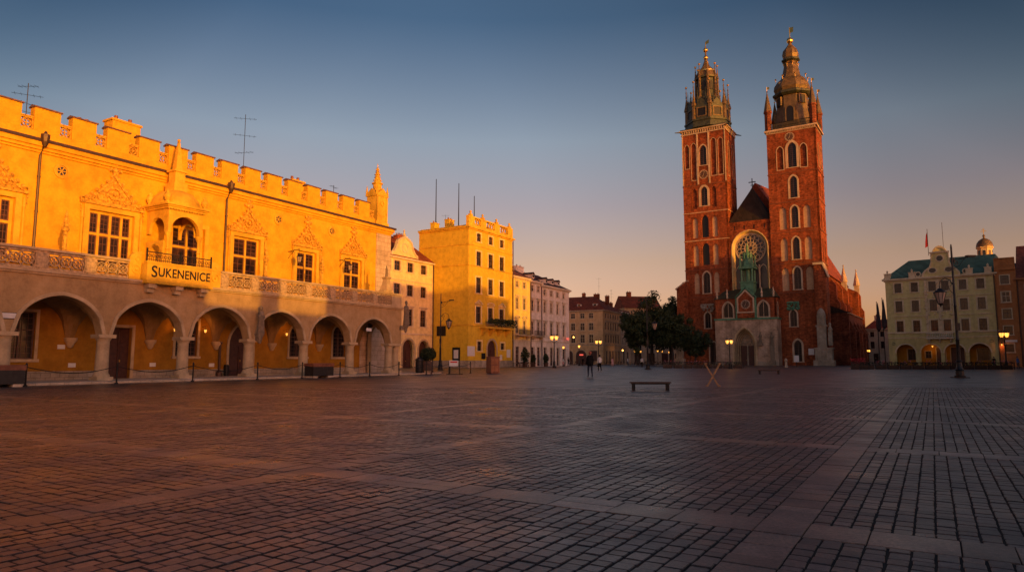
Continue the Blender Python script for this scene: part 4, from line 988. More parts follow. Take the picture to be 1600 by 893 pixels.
for zz in (9.95, 13.6):
    for x in (1.6, 4.6, 12.6, 15.6): mb.box(x-.2, -.16, zz, x+2.4, .01, zz+.14)
for o in ac: P = outline(o, .01)[1:-1]; Q = outline(o, .26)[1:-1]; mb.ring(P, Q, -.08, .02)
for x in (7.15, 9.35, 11.75): mb.box(x-.22, -.14, 6.9, x+.22, .01, 17.1)
rel = mb; rnd = random.Random(9)
for k in range(70):
    x = rnd.choice((7.15, 9.35, 11.75)) + rnd.uniform(-.3,.3); rel.ball((x, -.16, rnd.uniform(7.2, 16.8)), rnd.uniform(.09,.2), 6, 4)
for k in range(40): rel.ball((rnd.uniform(7.3, 11.6), -.04, rnd.choice((rnd.uniform(10.0,10.9), rnd.uniform(13.5,14.3)))), rnd.uniform(.1,.22), 6, 4)
rel.build('facade_trim', M['greentrim'], oh)
gab = [(6.6,17.72),(6.7,18.3),(7.2,19.0),(8.0,19.6),(8.35,20.6),(8.35,22.4),(8.7,22.6),(8.9,23.1),(9.4,23.6),(9.9,23.75),(10.4,23.6),(10.9,23.1),(11.1,22.6),(11.45,22.4),(11.45,20.6),(11.8,19.6),(12.6,19.0),(13.1,18.3),(13.2,17.72)]
mb = MB(); mb.prism(gab, -.1, .4); gb = mb.build('gable', M['green'], oh)
mb = MB(); mb.ring(gab, [(9.9+(x-9.9)*.9, 17.72+(z-17.72)*.93) for x, z in gab], -.26, -.102); mb.box(8.2, -.35, 22.3, 11.6, -.102, 22.55)
flat_ring(mb, 9.9, 21.2, .75, .2, -.22, -.09, 16)
for x in (8.55, 11.3): flat_ring(mb, x, 18.9, .85, .22, -.22, -.09, 16, .75)
mb.build('gable_trim', M['greentrim'], gb)
g = MB()
for x, z, r, q in ((9.9,21.2,.56,1),(8.55,18.9,.65,.75),(11.3,18.9,.65,.75)): g.prism([(x+r*math.cos(2*PI*k/16), z+r*q*math.sin(2*PI*k/16)) for k in range(16)], -.13, -.095)
g.build('round_window', M['pane'], gb)
mb = MB(); mb.add([(-.45,-.1,17.722),(W_-.0,-.1,17.722),(W_-.0,D_,17.722),(-.45,D_,17.722),(3.6,5.5,21.9),(W_-.0,5.5,21.9),(W_-.0,D_,21.9),(3.6,D_,21.9)], [(0,1,5,4),(1,2,6,5),(2,3,7,6),(3,0,4,7),(4,5,6,7),(3,2,1,0)]); mb.build('roof', M['copper'], oh)
for x in (.5, 4.9, 14.6, 17.6):
    mb = MB(); mb.boxc(x, .1, 17.722, 1.1, .7, 1.0); mb.boxc(x, .1, 18.722, 1.3, .85, .14); mb.lathe([(.2,18.862),(.12,19.0),(.22,19.25),(.03,19.55)], x, .1, 8); mb.build('parapet_pier', M['greentrim'], oh)
for x in (6.0, 14.0): 
    mb = MB(); flat_ring(mb, x, 18.35, .55, .18, -.05, .4, 14); mb.box(x-.7, -.04, 17.73, x+.7, .38, 17.86); dq = mb.build('dormer', M['greentrim'], oh); g = MB(); g.prism([(x+.4*math.cos(2*PI*k/12), 18.35+.4*math.sin(2*PI*k/12)) for k in range(12)], .1, .2); g.build('pane', M['pane'], dq)
mb = MB(); mb.box(6.9, -1.1, 5.35, 11.4, .0, 5.6)
for x in (7.3, 9.1, 10.9): mb.prism([(0,4.6),(-.3,4.7),(-.9,5.348),(0,5.348)], x-.15, x+.15, 'yz')
for k in range(15): mb.lathe([(.07,5.6),(.12,5.85),(.06,6.1),(.1,6.4)], 7.05+.3*k, -1.0, 8)
mb.box(6.9, -1.1, 6.4, 11.4, -.88, 6.58); mb.box(6.9, -.878, 6.4, 7.1, 0, 6.58); mb.box(11.2, -.878, 6.4, 11.4, 0, 6.58); mb.build('balcony', M['pale'], oh)
fl = MB(); fl.tube([(8.0,.5,22),(8.0,.5,27.4)], .05, 5); f_ = fl.build('flagpole', M['iron'], oh)
fl = MB(); fl.add([(8.02,.5,26.9),(8.02,.5,23.9),(7.5,.45,23.6),(7.55,.6,24.8),(7.75,.5,26.2)], [(0,4,3,2,1)]); fl.add([(8.02,.53,26.9),(8.02,.53,23.9),(7.5,.48,23.6),(7.55,.63,24.8),(7.75,.53,26.2)], [(0,1,2,3,4)]); fl.build('flag', M['redcloth'], f_)
mb = MB(); mb.tube([(10.6,.5,23),(10.6,.5,28.4)], .04, 5); mb.build('mast', M['iron'], oh)
for x, z in ((1.0, 4.6), (17.4, 4.9)):
    mb = MB(); mb.tube([(x, 0, z), (x, -.9, z+.1)], .03, 4); flat_ring(mb, x, z-.1, .3, .05, -.5, -.46, 10); mb.build('sign_bracket', M['iron'], oh)
mb = MB(); lantern_mesh(mb, 7.4, 1.9, 3.75, .8); mb.tube([(7.4,1.9,4.25),(7.4,1.9,4.6)], .02, 4); la = mb.build('hanging_lantern', M['iron'], oh); lantern_glass(7.4, 1.9, 3.75, .8, 'lamp', la); small_light(la, (7.4, 1.9, 3.6), 35)
dp = MB(); dp.tube([(W_-.08, -.2, .1), (W_-.08, -.2, 17.3)], .09, 6); dp.build('downpipe', M['gutter'], oh)
def on_row(u): return (76.98 + u*math.cos(R(-40)), 140 + u*math.sin(R(-40)), 0)
eh = thing('narrow_house', 'narrow orange house, one window wide, squeezed between olive and russet houses', 'house', on_row(18.55), R(-40))
F = Face(eh); hs = [hole(1.5, z, 1.3, h) for z, h in ((15.4,1.6),(12.0,1.9),(8.9,1.8),(5.9,1.6),(2.7,1.5))]
mb = MB(); F.panel(mb, 0, 3.2, 0, 18.2, hs); mb.box(0, -.02, 18.202, 3.2, .4, 20.2); mb.build('wall', M['orange'], eh); shell(eh, 'orange', 3.2, 14, 18.2)
for k, o in enumerate(hs): window(F, o, 2, (.6,), 'framew' if k == 1 else 'framed', 'panec' if k == 1 else 'pane', .16, 'greentrim', True)
mb = MB(); 
for z, h, p in ((18.0,.25,.3),(20.15,.2,.2)): mb.box(0, -p, z, 3.2, .02, z+h)
flat_ring(mb, 1.6, 19.2, .45, .12, -.1, -.01, 14, .75); mb.build('cornice', M['orange'], eh); roof_gable(eh, .1, 3.1, .5, 14, 18.22, 20.0, 'copper', 0)
mb = MB(); lantern_mesh(mb, .35, -.5, 3.9, .7); mb.tube([(.35,.0,4.4),(.35,-.5,4.5),(.35,-.5,4.33)], .02, 4); la = mb.build('wall_lantern', M['iron'], eh); lantern_glass(.35, -.5, 3.9, .7, 'lamp', la); small_light(la, (.35, -.55, 3.8), 25, (1,.3,.08))
lowbox('shop_sign', 'white', eh, (.9, -.1, 4.55, 2.7, .005, 4.95))
rh = thing('town_house', 'russet house at the right edge with steep red tile roof and white-framed windows', 'house', on_row(21.8), R(-40))
F = Face(rh); hs = [hole(x, z, 1.4, h) for x in (2.0, 5.4, 8.8) for z, h in ((13.6,1.5),(9.6,3.0),(5.6,3.0))] + [hole(x, .1, 1.7, 3.6) for x in (2.2, 5.6, 9.0)]
mb = MB(); F.panel(mb, 0, 11, 0, 16.3, hs); mb.build('wall', M['redw'], rh); shell(rh, 'redw', 11, 14, 16.3)
for o in hs:
    if o['z'] > 1: window(F, o, 2, (.62,), 'framew', 'pane', .22, 'pale', True, 'tri' if 9 < o['z'] < 10 else None)
    else: doorp(F, o, 'door', .2, name='shop_door', sur=.2)
bands(rh, 11, 14, ((4.6,.3,.2),(15.2,.2,.15),(16.0,.34,.45)), 'redw', 'cornice'); roof_gable(rh, 0, 11, 0, 14, 16.35, 23.2, 'tile_brown'); dormer(rh, 2.6, 1.3, 18.0, 1.5, 1.2, 2.2, 'tile_brown'); dormer(rh, 7.2, 1.3, 18.0, 1.5, 1.2, 2.2, 'tile_brown')
dp = MB(); dp.tube([(.1, -.2, .1), (.1, -.2, 16)], .09, 6); dp.build('downpipe', M['gutter'], rh); chimney(rh, 6, 7.5, 21.5, 1.4, .9, 2.4)
# dome of a small church behind the copper roof
dc = thing('domed_church', 'small gilded dome with cross rising behind the green copper roof', 'church', (122.6, 175, 0), R(-40))
mb = MB(); mb.boxc(0, 5, 0, 14, 16, 22); mb.build('nave', M['pale'], dc)
mb = MB(); mb.lathe([(2.2,22),(2.2,26.6),(2.3,26.7),(2.3,27.0),(1.75,27.1),(1.7,29.9),(2.0,30.0),(2.0,30.3)], 0, 0, 8, PI/8); dr_ = mb.build('drum', M['cream'], dc)
mb = MB(); mb.lathe([(1.85,30.3),(1.88,30.7),(1.7,31.4),(1.2,32.1),(.6,32.5),(.25,32.65),(.25,33.2),(.36,33.3),(.05,33.7)], 0, 0, 12); dd = mb.build('dome', M['copper_gold'], dc, 30)
for k in range(8):
    q = MB(Matrix.Translation((1.6*math.cos(k*PI/4), 1.6*math.sin(k*PI/4), 0)) @ Matrix.Rotation(k*PI/4+PI/2, 4, 'Z')); q.prism(outline(hole(0, 27.8, .6, 1.6, 'r')), -.06, .1); q.build('drum_window', M['pane'], dr_)
mb = MB(); mb.box(-.07,-.07,33.7,.07,.07,35.3); mb.box(-.6,-.072,34.4,.6,.072,34.55); mb.box(-.38,-.074,34.85,.38,.074,34.97); mb.build('cross', M['gold'], dd)
chimney(dc, -6, -2, 21.9, 1.4, .8, 3.6)
# pale house in the gap beside the church
ph = thing('town_house', 'pale red-roofed house in the gap between brick church and olive house', 'house', (99.0, 192, 0), R(-62))
F = Face(ph); W_ = 24; hs = rows((2.2,5.2,8.2,11.2,14.2,17.2,20.2), ((7.6,9.0),(4.4,6.3)), 1.3) + [hole(x, .1, 1.6, 2.9) for x in (3,8,13,18)]
Lp = Face(ph, SIDE_L(10)); ls = [hole(3.0, 6.6, 1.2, 1.6), hole(3.0, 3.4, 1.3, 2.2), hole(7.0, 6.6, 1.2, 1.6), hole(7.0, 3.4, 1.3, 2.2)]
mb = MB(); F.panel(mb, 0, W_, 0, 9.9, hs); Lp.panel(mb, 0, 9.648, 0, 9.9, ls); mb.build('wall', M['pale'], ph); lowbox('wall_core', 'pale', ph, (.352, .352, 0, W_, 10, 9.9))
for o in hs:
    if o['z'] > 1: window(F, o, 2, (.6,), 'framed', 'pane', .15, 'pale', True)
    else: doorp(F, o, 'door', .2, name='shop_door')
for o in ls: window(Lp, o, 2, (.6,), 'framed', 'pane', .15, 'pale', True)
roof_gable(ph, 0, W_, 0, 10, 9.92, 12.6, 'tile_red'); chimney(ph, 1.0, 4.6, 11.4, 1.3, .9, 2.2, 'pale'); chimney(ph, 12, 5.2, 12, 1.3, .9, 1.6, 'brick')
mb = MB(); band(mb, W_, 10, 9.5, .38, .3); mb.build('cornice', M['pale'], ph)
# ------------------------------------------------------------------ the brick church with two towers
church = thing('brick_church', 'huge red brick church with two unequal towers, rose window and pale stone porch', 'church', (55.446, 163, 0), R(-33))
TX = lambda x, y=0.0: Matrix.Translation((x, y, 0))
def strings(mb, x0, x1, D, zs, p=.16, h=.28):
    for z in zs: ucourse(mb, x0, x1, D, z, h, p)
def tower(name, x0, x1, H, front, side, zs, D=9.0):
    """front/side: (opening, kind) with x measured from x0 / from the front corner"""
    W = x1-x0; r = bpy.data.objects.new(name, None)
    Ff = Face(church, TX(x0)); Fs = Face(church, TX(x1) @ Matrix.Rotation(PI/2, 4, 'Z'))
    mb = MB(); Ff.panel(mb, 0, W, 0, H, [o for o, *_ in front], .45); Fs.panel(mb, 0, D, 0, H, [o for o, *_ in side], .45)
    mb.box(x0, .452, 0, x1-.452, D, H); t = mb.build(name, M['brick'], church)
    for fc, L in ((Ff, front), (Fs, side)):
        for o, k, *a in L:
            if k == 'win': wd = window(fc, o, 2, (), 'trim' if 0 else 'framed', 'churchpane', a[0] if a else .32, 'trim', True, depth=.25, fw=.09, lattice=.5)
            elif k == 'dark': wd = blind(fc, o, 'churchpane', 0, 'trim', .4)
            elif k == 'brick': wd = blind(fc, o, 'brick', a[0] if a else 0, 'trim', .3)
            else: wd = blind(fc, o, 'niche', a[0] if a else 0, 'trim', .32)
    for z in zs: st = MB(); ucourse(st, x0, x1, D, z, .2, .13); st.build('string_course', M['niche' if z in (37.9, 30.8) and x0 < 0 else 'course'], t)
    return t
P = lambda x, z, w, h: hole(x, z, w, h, 'p')
# left (taller) tower: x -14 .. -3
lf = []
for z0 in (17.6, 24.6, 31.6): 
    lf += [(P(2.85, z0, 1.3, 5.2), 'niche'), (P(7.75, z0, 1.3, 5.2), 'niche')]
lf += [(P(5.35, 17.6, 1.6, 5.3), 'win', .35), (P(5.35, 24.6, 1.75, 5.6), 'dark'), (P(5.35, 31.6, 1.75, 5.6), 'dark'), (P(5.35, 39.6, 1.6, 4.9), 'win', .55), (P(2.85, 39.0, 1.2, 5.2), 'brick'), (P(7.75, 39.0, 1.2, 5.2), 'brick')]
lf += [(P(5.35, 50.0, 1.7, 5.2), 'win', .3), (P(1.25, 49.6, 1.1, 6.2), 'brick', .12), (P(2.95, 46.4, 1.2, 9.6), 'brick', .12), (P(8.0, 47.0, 1.3, 9.6), 'brick', .12), (P(9.75, 47.0, 1.1, 9.4), 'brick', .12)]
lf += [(P(5.3, 9.0, 1.35, 3.9), 'win', .3), (P(6.6, .2, 1.9, 5.4), 'win', .3)]
ls_ = [(P(x, z, .9, 5.0), 'brick') for z in (31.6, 39.0) for x in (2.8, 6.2)] + [(P(2.6, 47, 1.1, 9), 'brick', .1), (P(6.3, 47, 1.1, 9), 'brick', .1), (P(4.45, 50, 1.2, 5), 'dark')]
ZS = (16.6, 23.4, 30.8, 37.9, 44.9)
lt = tower('left_tower', -14, -3, 59.6, lf, ls_, ZS)
st = MB()
for x0, x1 in ((-14.0,-13.75),(-10.25,-9.85),(-7.35,-6.95),(-3.25,-3.0)): st.box(x0, -.14, 45.2, x1, .01, 58.6)
strings(st, -14, -3, 9, (58.3,), .2, .3); strings(st, -14, -3, 9, (59.3,), .5, .3)
for k in range(19): st.box(-13.9+k*.59, -.3, 58.62, -13.62+k*.59, .01, 59.28)
for k in range(14): st.box(-3.01, .2+k*.62, 58.62, -2.7, .48+k*.62, 59.28)
st.build('stone_strips', M['trim'], lt)
def clockface(x, y, z, r, parent, rot=None):
    mb = MB(); flat_ring(mb, x, z, r, r*.12, y-.06, y+.02, 24)
    for k in range(12):
        a = k*PI/6; bar(mb, x+r*.66*math.sin(a), z+r*.66*math.cos(a), x+r*.84*math.sin(a), z+r*.84*math.cos(a), r*.09, y-.05, y+.01)
    bar(mb, x, z, x+r*.5*math.sin(3.6), z+r*.5*math.cos(3.6), r*.08, y-.08, y-.03); bar(mb, x, z, x+r*.72*math.sin(.3), z+r*.72*math.cos(.3), r*.06, y-.1, y-.05)
    g = MB(); g.prism([(x+r*.95*math.cos(2*PI*k/24), z+r*.95*math.sin(2*PI*k/24)) for k in range(24)], y-.03, y+.018)
    ck = mb.build('clock', M['trim'], parent); g.build('clock_face', M['wood'], ck); return ck
clockface(-8.65, -.02, 47.6, 1.15, lt)
# gothic crown: gallery, spirelets, lantern and needle
CX, CY = -8.5, 4.5
SPI = []
mb = MB(); mb.boxc(CX, CY, 59.62, 11.6, 9.8, .25); mb.lathe([(5.9,59.88),(5.7,61.4),(5.95,61.5),(5.95,61.9)], CX, CY, 8, PI/8)
for k in range(8):
    a = k*PI/4 + PI/8; x, y = CX+5.25*math.cos(a), CY+5.25*math.sin(a)
    SPI.append((x, y, 'big'))
    b = k*PI/4; x, y = CX+4.95*math.cos(b), CY+4.95*math.sin(b)
    mb.M = Matrix.Translation((x, y, 0)) @ Matrix.Rotation(b+PI/2, 4, 'Z')
    mb.box(-1.55,-.1,61.9,1.55,.2,62.7); mb.box(-1.55,-.1,64.7,1.55,.2,65.7); mb.box(-1.5,-.08,62.7,-1.0,.2,64.7); mb.box(1.0,-.08,62.7,1.5,.2,64.7); mb.prism([(-1.4,65.7),(1.4,65.7),(0,67.4)], -.12, .2); mb.M = None
mb.lathe([(5.2,65.7),(4.4,66.4),(3.4,67.8),(3.0,68.6)], CX, CY, 8, PI/8)
mb.lathe([(2.5,68.5),(2.45,73.6),(2.9,73.8),(2.95,74.2)], CX, CY, 8, PI/8)
for k in range(8):
    a = k*PI/4 + PI/8; x, y = CX+2.75*math.cos(a), CY+2.75*math.sin(a)
    SPI.append((x, y, 'small'))
for sx, sy in ((-1,-1),(1,-1),(1,1)): mb.tube([(CX+sx*5.6, CY+sy*4.7, 59.4), (CX+sx*6.9, CY+sy*5.7, 59.2)], [.22,.1], 5)
crown = mb.build('crown_gallery', M['copper_dark'], lt, 30)
sb_ = MB(); sb_.lathe([(.5,61.7),(.46,65.4),(.72,65.5),(.68,65.9),(.42,66.9),(.17,68.6),(.15,69.2),(.25,69.3),(.15,69.5),(.04,71.8)], 0, 0, 6); sb_.ball((0,0,70.6), .2, 6, 4); sb_.ball((0,0,71.8), .16, 6, 4); sbm = sb_.mesh('spirelet', M['copper_gold'])
ss_ = MB(); ss_.lathe([(.75,66.2),(.36,69.0),(.26,73.7),(.42,73.8),(.22,74.8),(.05,77.2)], 0, 0, 6); ss_.ball((0,0,76.0), .18, 6, 4); ss_.ball((0,0,77.2), .14, 6, 4); ssm = ss_.mesh('spirelet', M['copper_gold'])
sn_ = MB(); sn_.lathe([(.24,65.6),(.2,67.2),(.3,67.3),(.1,68.2),(.03,70.4)], 0, 0, 6); sn_.ball((0,0,69.4), .13, 6, 4); snm = sn_.mesh('needle', M['copper_dark'])
for k in range(16): q = (k+.5)*PI/8; put('needle', snm, crown, (CX+(5.0 if k % 2 else 4.2)*math.cos(q), CY+(5.0 if k % 2 else 4.2)*math.sin(q), 0))
gs_ = MB(); gs_.ball((0,0,0), .3, 8, 6); gsm = gs_.mesh('gilded_ball', M['gold'])
for x, y, q in SPI: put('gilded_ball', gsm, crown, (x, y, 72.0 if q == 'big' else 77.4)); put('spirelet', sbm if q == 'big' else ssm, crown, (x, y, 0))
for k in range(8):
    b = k*PI/4; g = MB(Matrix.Translation((CX+5.0*math.cos(b), CY+5.0*math.sin(b), 0)) @ Matrix.Rotation(b+PI/2, 4, 'Z')); g.box(-1.0,-.02,62.7,1.0,.05,64.7); g.build('gallery_opening', M['iron'], crown)
    g = MB(Matrix.Translation((CX+2.45*math.cos(b), CY+2.45*math.sin(b), 0)) @ Matrix.Rotation(b+PI/2, 4, 'Z')); g.prism(outline(hole(0,70.4,.8,2.4,'r')), -.02, .2); g.build('lantern_opening', M['iron'], crown)
    g = MB(Matrix.Translation((CX+5.05*math.cos(b), CY+5.05*math.sin(b), 0)) @ Matrix.Rotation(b+PI/2, 4, 'Z')); g.box(-1.25,-.14,62.45,1.25,.02,62.7); g.box(-1.25,-.14,64.7,1.25,.02,64.95); g.box(-1.25,-.138,62.7,-1.0,.02,64.7); g.box(1.0,-.138,62.7,1.25,.02,64.7); g.build('opening_frame', M['copper_gold'], crown)
mb = MB(); mb.lathe([(2.7,74.2),(2.55,75.3),(1.9,76.4),(1.0,77.4),(.45,78.9),(.22,80.6),(.14,83.0)], CX, CY, 8, PI/8); sp1 = mb.build('spire', M['copper_gold'], lt, 30)
mb = MB(); mb.ball((CX, CY, 79.8), .62, 10, 8); mb.ball((CX, CY, 81.9), .62, 10, 8); mb.lathe([(.12,80),(.1,83.4),(.04,84.2)], CX, CY, 6); mb.add([(CX,CY,84.2),(CX+1.1,CY-.4,84.5),(CX+1.0,CY-.35,83.5),(CX,CY,83.4)], [(0,1,2,3)]); mb.build('gilded_finial', M['gold'], sp1, 30); mb = MB(); mb.lathe([(1.9,75.5),(2.3,75.7),(2.3,75.95),(1.9,76.1)], CX, CY, 16); mb.build('gilded_crown', M['gold'], sp1, 30)
# right tower: x 6.8 .. 17.7
rf = []
for z0 in (17.2, 24.2, 31.6): rf += [(P(2.95, z0, 1.55, 5.4), 'niche'), (P(8.2, z0, 1.55, 5.4), 'niche'), (P(5.6, z0+.2, 1.5, 5.2), 'win', .34)]
rf += [(P(5.6, 38.9, 1.6, 5.2), 'win', .4), (P(5.6, 46.2, 1.9, 6.0), 'win', .55), (P(2.9, 45.9, 1.4, 5.6), 'brick', .18), (P(8.1, 45.9, 1.4, 5.6), 'brick', .18)]
rf += [(P(4.35, 8.9, 1.4, 3.8), 'win', .3), (P(5.0, .9, 1.6, 4.9), 'win', .4)]
rs = [(P(x, z, 1.0, 5.0), 'brick') for z in (24.2, 31.6, 39.0) for x in (2.7, 6.2)] + [(P(2.7, 46.2, 1.2, 5.6), 'brick', .12), (P(6.2, 46.2, 1.2, 5.6), 'brick', .12)]
rt = tower('right_tower', 6.8, 17.7, 55.6, rf, rs, ZS[:-1] + (44.9,))
st = MB(); strings(st, 6.8, 17.7, 9, (54.9,), .12, .2); strings(st, 6.8, 17.7, 9, (55.4,), .42, .4)
for k in range(30): st.box(6.75+k*.37, -.28, 55.1, 6.93+k*.37, .01, 55.38)
st.build('stone_strips', M['trim'], rt); clockface(12.0, -.02, 53.6, 1.05, rt)
mb = MB(); orn = random.Random(4)
for k in range(46): mb.ball((11.15+orn.uniform(-1.3,1.3), -.1, 12.6+orn.uniform(.1,1.9)), orn.uniform(.15,.36), 6, 4)
mb.box(9.9, -.18, 14.4, 12.4, .01, 14.65); mb.build('copper_ornament', M['verdigris'], rt)
mb = MB()
for k in range(40): mb.ball((-8.7+orn.uniform(-1.5,1.5), -.1, 12.9+orn.uniform(.1,1.9)), orn.uniform(.15,.36), 6, 4)
mb.box(-10.3, -.2, 14.7, -7.1, .01, 14.95); mb.build('carved_ornament', M['rubble'], lt)
CX, CY = 12.25, 4.5
mb = MB(); mb.boxc(CX, CY, 55.82, 11.4, 9.5, .2); 
for (xa, ya, xb, yb) in ((-5.5,-4.6,5.5,-4.6),(5.5,-4.6,5.5,4.6),(-5.5,4.6,5.5,4.6),(-5.5,-4.6,-5.5,4.6)):
    n = int(max(abs(xb-xa), abs(yb-ya))/.34)
    for k in range(n+1): mb.tube([(CX+xa+(xb-xa)*k/n, CY+ya+(yb-ya)*k/n, 56), (CX+xa+(xb-xa)*k/n, CY+ya+(yb-ya)*k/n, 57.3)], .05, 4)
    mb.tube([(CX+xa,CY+ya,57.35),(CX+xb,CY+yb,57.35)], .09, 4); mb.tube([(CX+xa,CY+ya,56.6),(CX+xb,CY+yb,56.6)], .05, 4)
mb.build('tower_gallery', M['iron'], rt)
mb = MB(); mb.lathe([(4.75,56.0),(4.2,58.0),(3.75,61.0),(3.55,64.3),(4.15,64.8),(4.2,65.2),(3.9,65.5),(4.25,66.4),(4.1,67.4),(3.3,68.6),(2.45,69.3),(2.1,70.2),(1.45,73.4),(2.0,73.8),(2.0,74.1),(1.7,74.3),(1.95,75.3),(1.7,76.4),(.9,77.4),(.4,78.1),(.2,79.8)], CX, CY, 8, PI/8)
helm = mb.build('helmet', M['copper_gold'], rt, 20)
mb = MB(); mb.lathe([(4.0,64.4),(4.55,64.85),(4.55,65.25),(4.1,65.6)], CX, CY, 8, PI/8); mb.build('helmet_cornice', M['copper_dark'], helm); mb = MB(); mb.lathe([(1.7,73.5),(2.15,73.8),(2.15,74.1),(1.8,74.35)], CX, CY, 8, PI/8); mb.build('helmet_cornice', M['copper_dark'], helm)
for k in range(8):
    b = k*PI/4
    for r, z, w, h, kd in ((4.24,57.6,1.6,3.6,'r'),(3.82,62.0,1.3,1.9,None)):
        if (k + (kd is None)) % 2: continue
        g = MB(Matrix.Translation((CX+r*.945*math.cos(b), CY+r*.945*math.sin(b), 0)) @ Matrix.Rotation(b+PI/2, 4, 'Z')); g.prism(outline(hole(0,z,w,h,kd)), -.14, .3); hw_ = g.build('helmet_window', M['iron'], helm)
        g = MB(g.M); g.ring(outline(hole(0,z,w,h,kd), .25), outline(hole(0,z,w,h,kd), .004), -.24, .3); g.build('window_frame', M['copper_gold'], hw_)
mb = MB(); mb.ball((CX, CY, 79.0), .78, 10, 8); mb.lathe([(.1,79),(.08,82.4)], CX, CY, 6); mb.add([(CX,CY,82.4),(CX+1.0,CY-.3,82.2),(CX+.9,CY-.3,81.0),(CX,CY,80.9)], [(0,1,2,3)])
mb.build('gilded_finial', M['gold'], helm, 30)
gb_ = MB(); gb_.tube([(0,0,-.9),(0,0,0)], .05, 4); gb_.ball((0,0,0), .24, 6, 4); gbm = gb_.mesh('gilded_ball', M['gold'])
for k in range(8): b = k*PI/4+PI/8; put('gilded_ball', gbm, helm, (CX+1.65*math.cos(b), CY+1.65*math.sin(b), 73.0)); put('gilded_ball', gbm, helm, (CX+3.7*math.cos(b), CY+3.7*math.sin(b), 69.3))
for sx in (-1, 1):
    for sy in (-1, 1):
        mb = MB(); x, y = CX+sx*5.0, CY+sy*4.1; mb.lathe([(.8,55.9),(.8,60.2),(.98,60.3),(.98,60.7)], x, y, 8); c = mb.build('corner_bartizan', M['bricklow'], rt)
        mb = MB(); mb.lathe([(.96,60.7),(.05,65.6)], x, y, 8); mb.build('cone_roof', M['copper_gold'], c); mb = MB(); mb.ball((x, y, 65.7), .2, 6, 4); mb.add([(x,y,66.9),(x+.6,y-.1,66.8),(x+.6,y-.1,66.2),(x,y,66.2)], [(0,1,2,3)]); mb.tube([(x,y,65.7),(x,y,66.9)], .05, 4); mb.build('weather_vane', M['gold'], c)
# middle: gable wall with the rose window
mid = Face(church, TX(0, .3)); rw = hole(1.85, 16.4, 7.4, 15.4, 'r'); rwo = hole(1.85, 16.4, 8.3, 15.85, 'r')
sl = [hole(x, 32.6, .32, 1.1) for x in (-1.6, .7, 3.0, 5.4)]
mb = MB(); mid.panel(mb, -3, 6.8, 0, 34.6, [rwo]+sl, .25); mb.box(-3, 1.702, 0, 6.8, 8.9, 34.6); mb.box(-3, .552, 0, 6.8, 1.7, 16.39); cw = mb.build('west_wall', M['brick'], church)
for o in sl: blind(mid, o, 'iron', 0, 'trim', .22)
mb = MB(); n_ = len(outline(rw)); mb.add([(x, .24, z) for x, z in outline(rwo)] + [(x, 1.35, z) for x, z in outline(rw)], [(k, k+1, n_+k+1, n_+k) for k in range(n_-1)]); mb.add([(x, 1.351, z) for x, z in outline(rw, .6)] + [(x, 1.351, z) for x, z in outline(rw, -.002)], [(k, k+1, n_+k+1, n_+k) for k in range(n_-1)])
mb.ring(outline(rwo, .2), outline(rwo), .2, .32); mb.build('window_reveal', M['reveal'], church); mb = MB(); zc = 28.1
mb.box(-1.85, 1.3, 16.4, 5.55, 1.5, 16.7)
flat_ring(mb, 1.85, zc, 3.68, .34, 1.2, 1.5, 32); flat_ring(mb, 1.85, zc, 1.55, .16, 1.2, 1.45, 24); flat_ring(mb, 1.85, zc, .6, .14, 1.2, 1.45, 16)
for k in range(16):
    a = k*PI/8; bar(mb, 1.85+1.5*math.cos(a), zc+1.5*math.sin(a), 1.85+2.5*math.cos(a), zc+2.5*math.sin(a), .11, 1.22, 1.45)
    b = a+PI/16; flat_ring(mb, 1.85+2.75*math.cos(b), zc+2.75*math.sin(b), .52, .1, 1.22, 1.45, 10)
    if k % 2 == 0: bar(mb, 1.85+.55*math.cos(a), zc+.55*math.sin(a), 1.85+1.5*math.cos(a), zc+1.5*math.sin(a), .12, 1.22, 1.45); flat_ring(mb, 1.85+1.05*math.cos(a+PI/8), zc+1.05*math.sin(a+PI/8), .34, .09, 1.23, 1.44, 8)
for x in (.0, 1.85, 3.7): mb.box(x-.16, 1.25, 16.702, x+.16, 1.48, 24.0)
for x in (-.92, .92, 2.78, 4.62): P_ = arch_top(x, 1.85, 22.6, 1.5, 'p'); Q_ = arch_top(x, 1.55, 22.6, 1.3, 'p'); mb.ring(P_, Q_, 1.25, 1.47)
rose = mb.build('rose_window', M['trim'], church)
g = MB(); g.add([(x, 1.52, z) for x, z in outline(rw, -.02)], [tuple(range(len(outline(rw))))]); g.build('pane', M['rosegl'], rose)
mb = MB(); mb.add([(-3.2,.7,34.61),(6.95,.7,34.61),(6.95,9.2,34.61),(-3.2,9.2,34.61),(1.85,5.2,43.9)], [(0,1,4),(1,2,4),(2,3,4),(3,0,4),(3,2,1,0)]); pr_ = mb.build('west_roof', M['slate'], church)
for x, y, z in ((1.85,5.2,43.8),(2.0,12.5,43.6)):
    mb = MB(); mb.box(x-.09,y-.09,z,x+.09,y+.09,z+2.4); mb.box(x-.85,y-.085,z+1.35,x+.85,y+.085,z+1.55); mb.box(x-.4,y-.08,z+.6,x+.4,y+.08,z+.75); mb.build('cross', M['iron'], pr_)
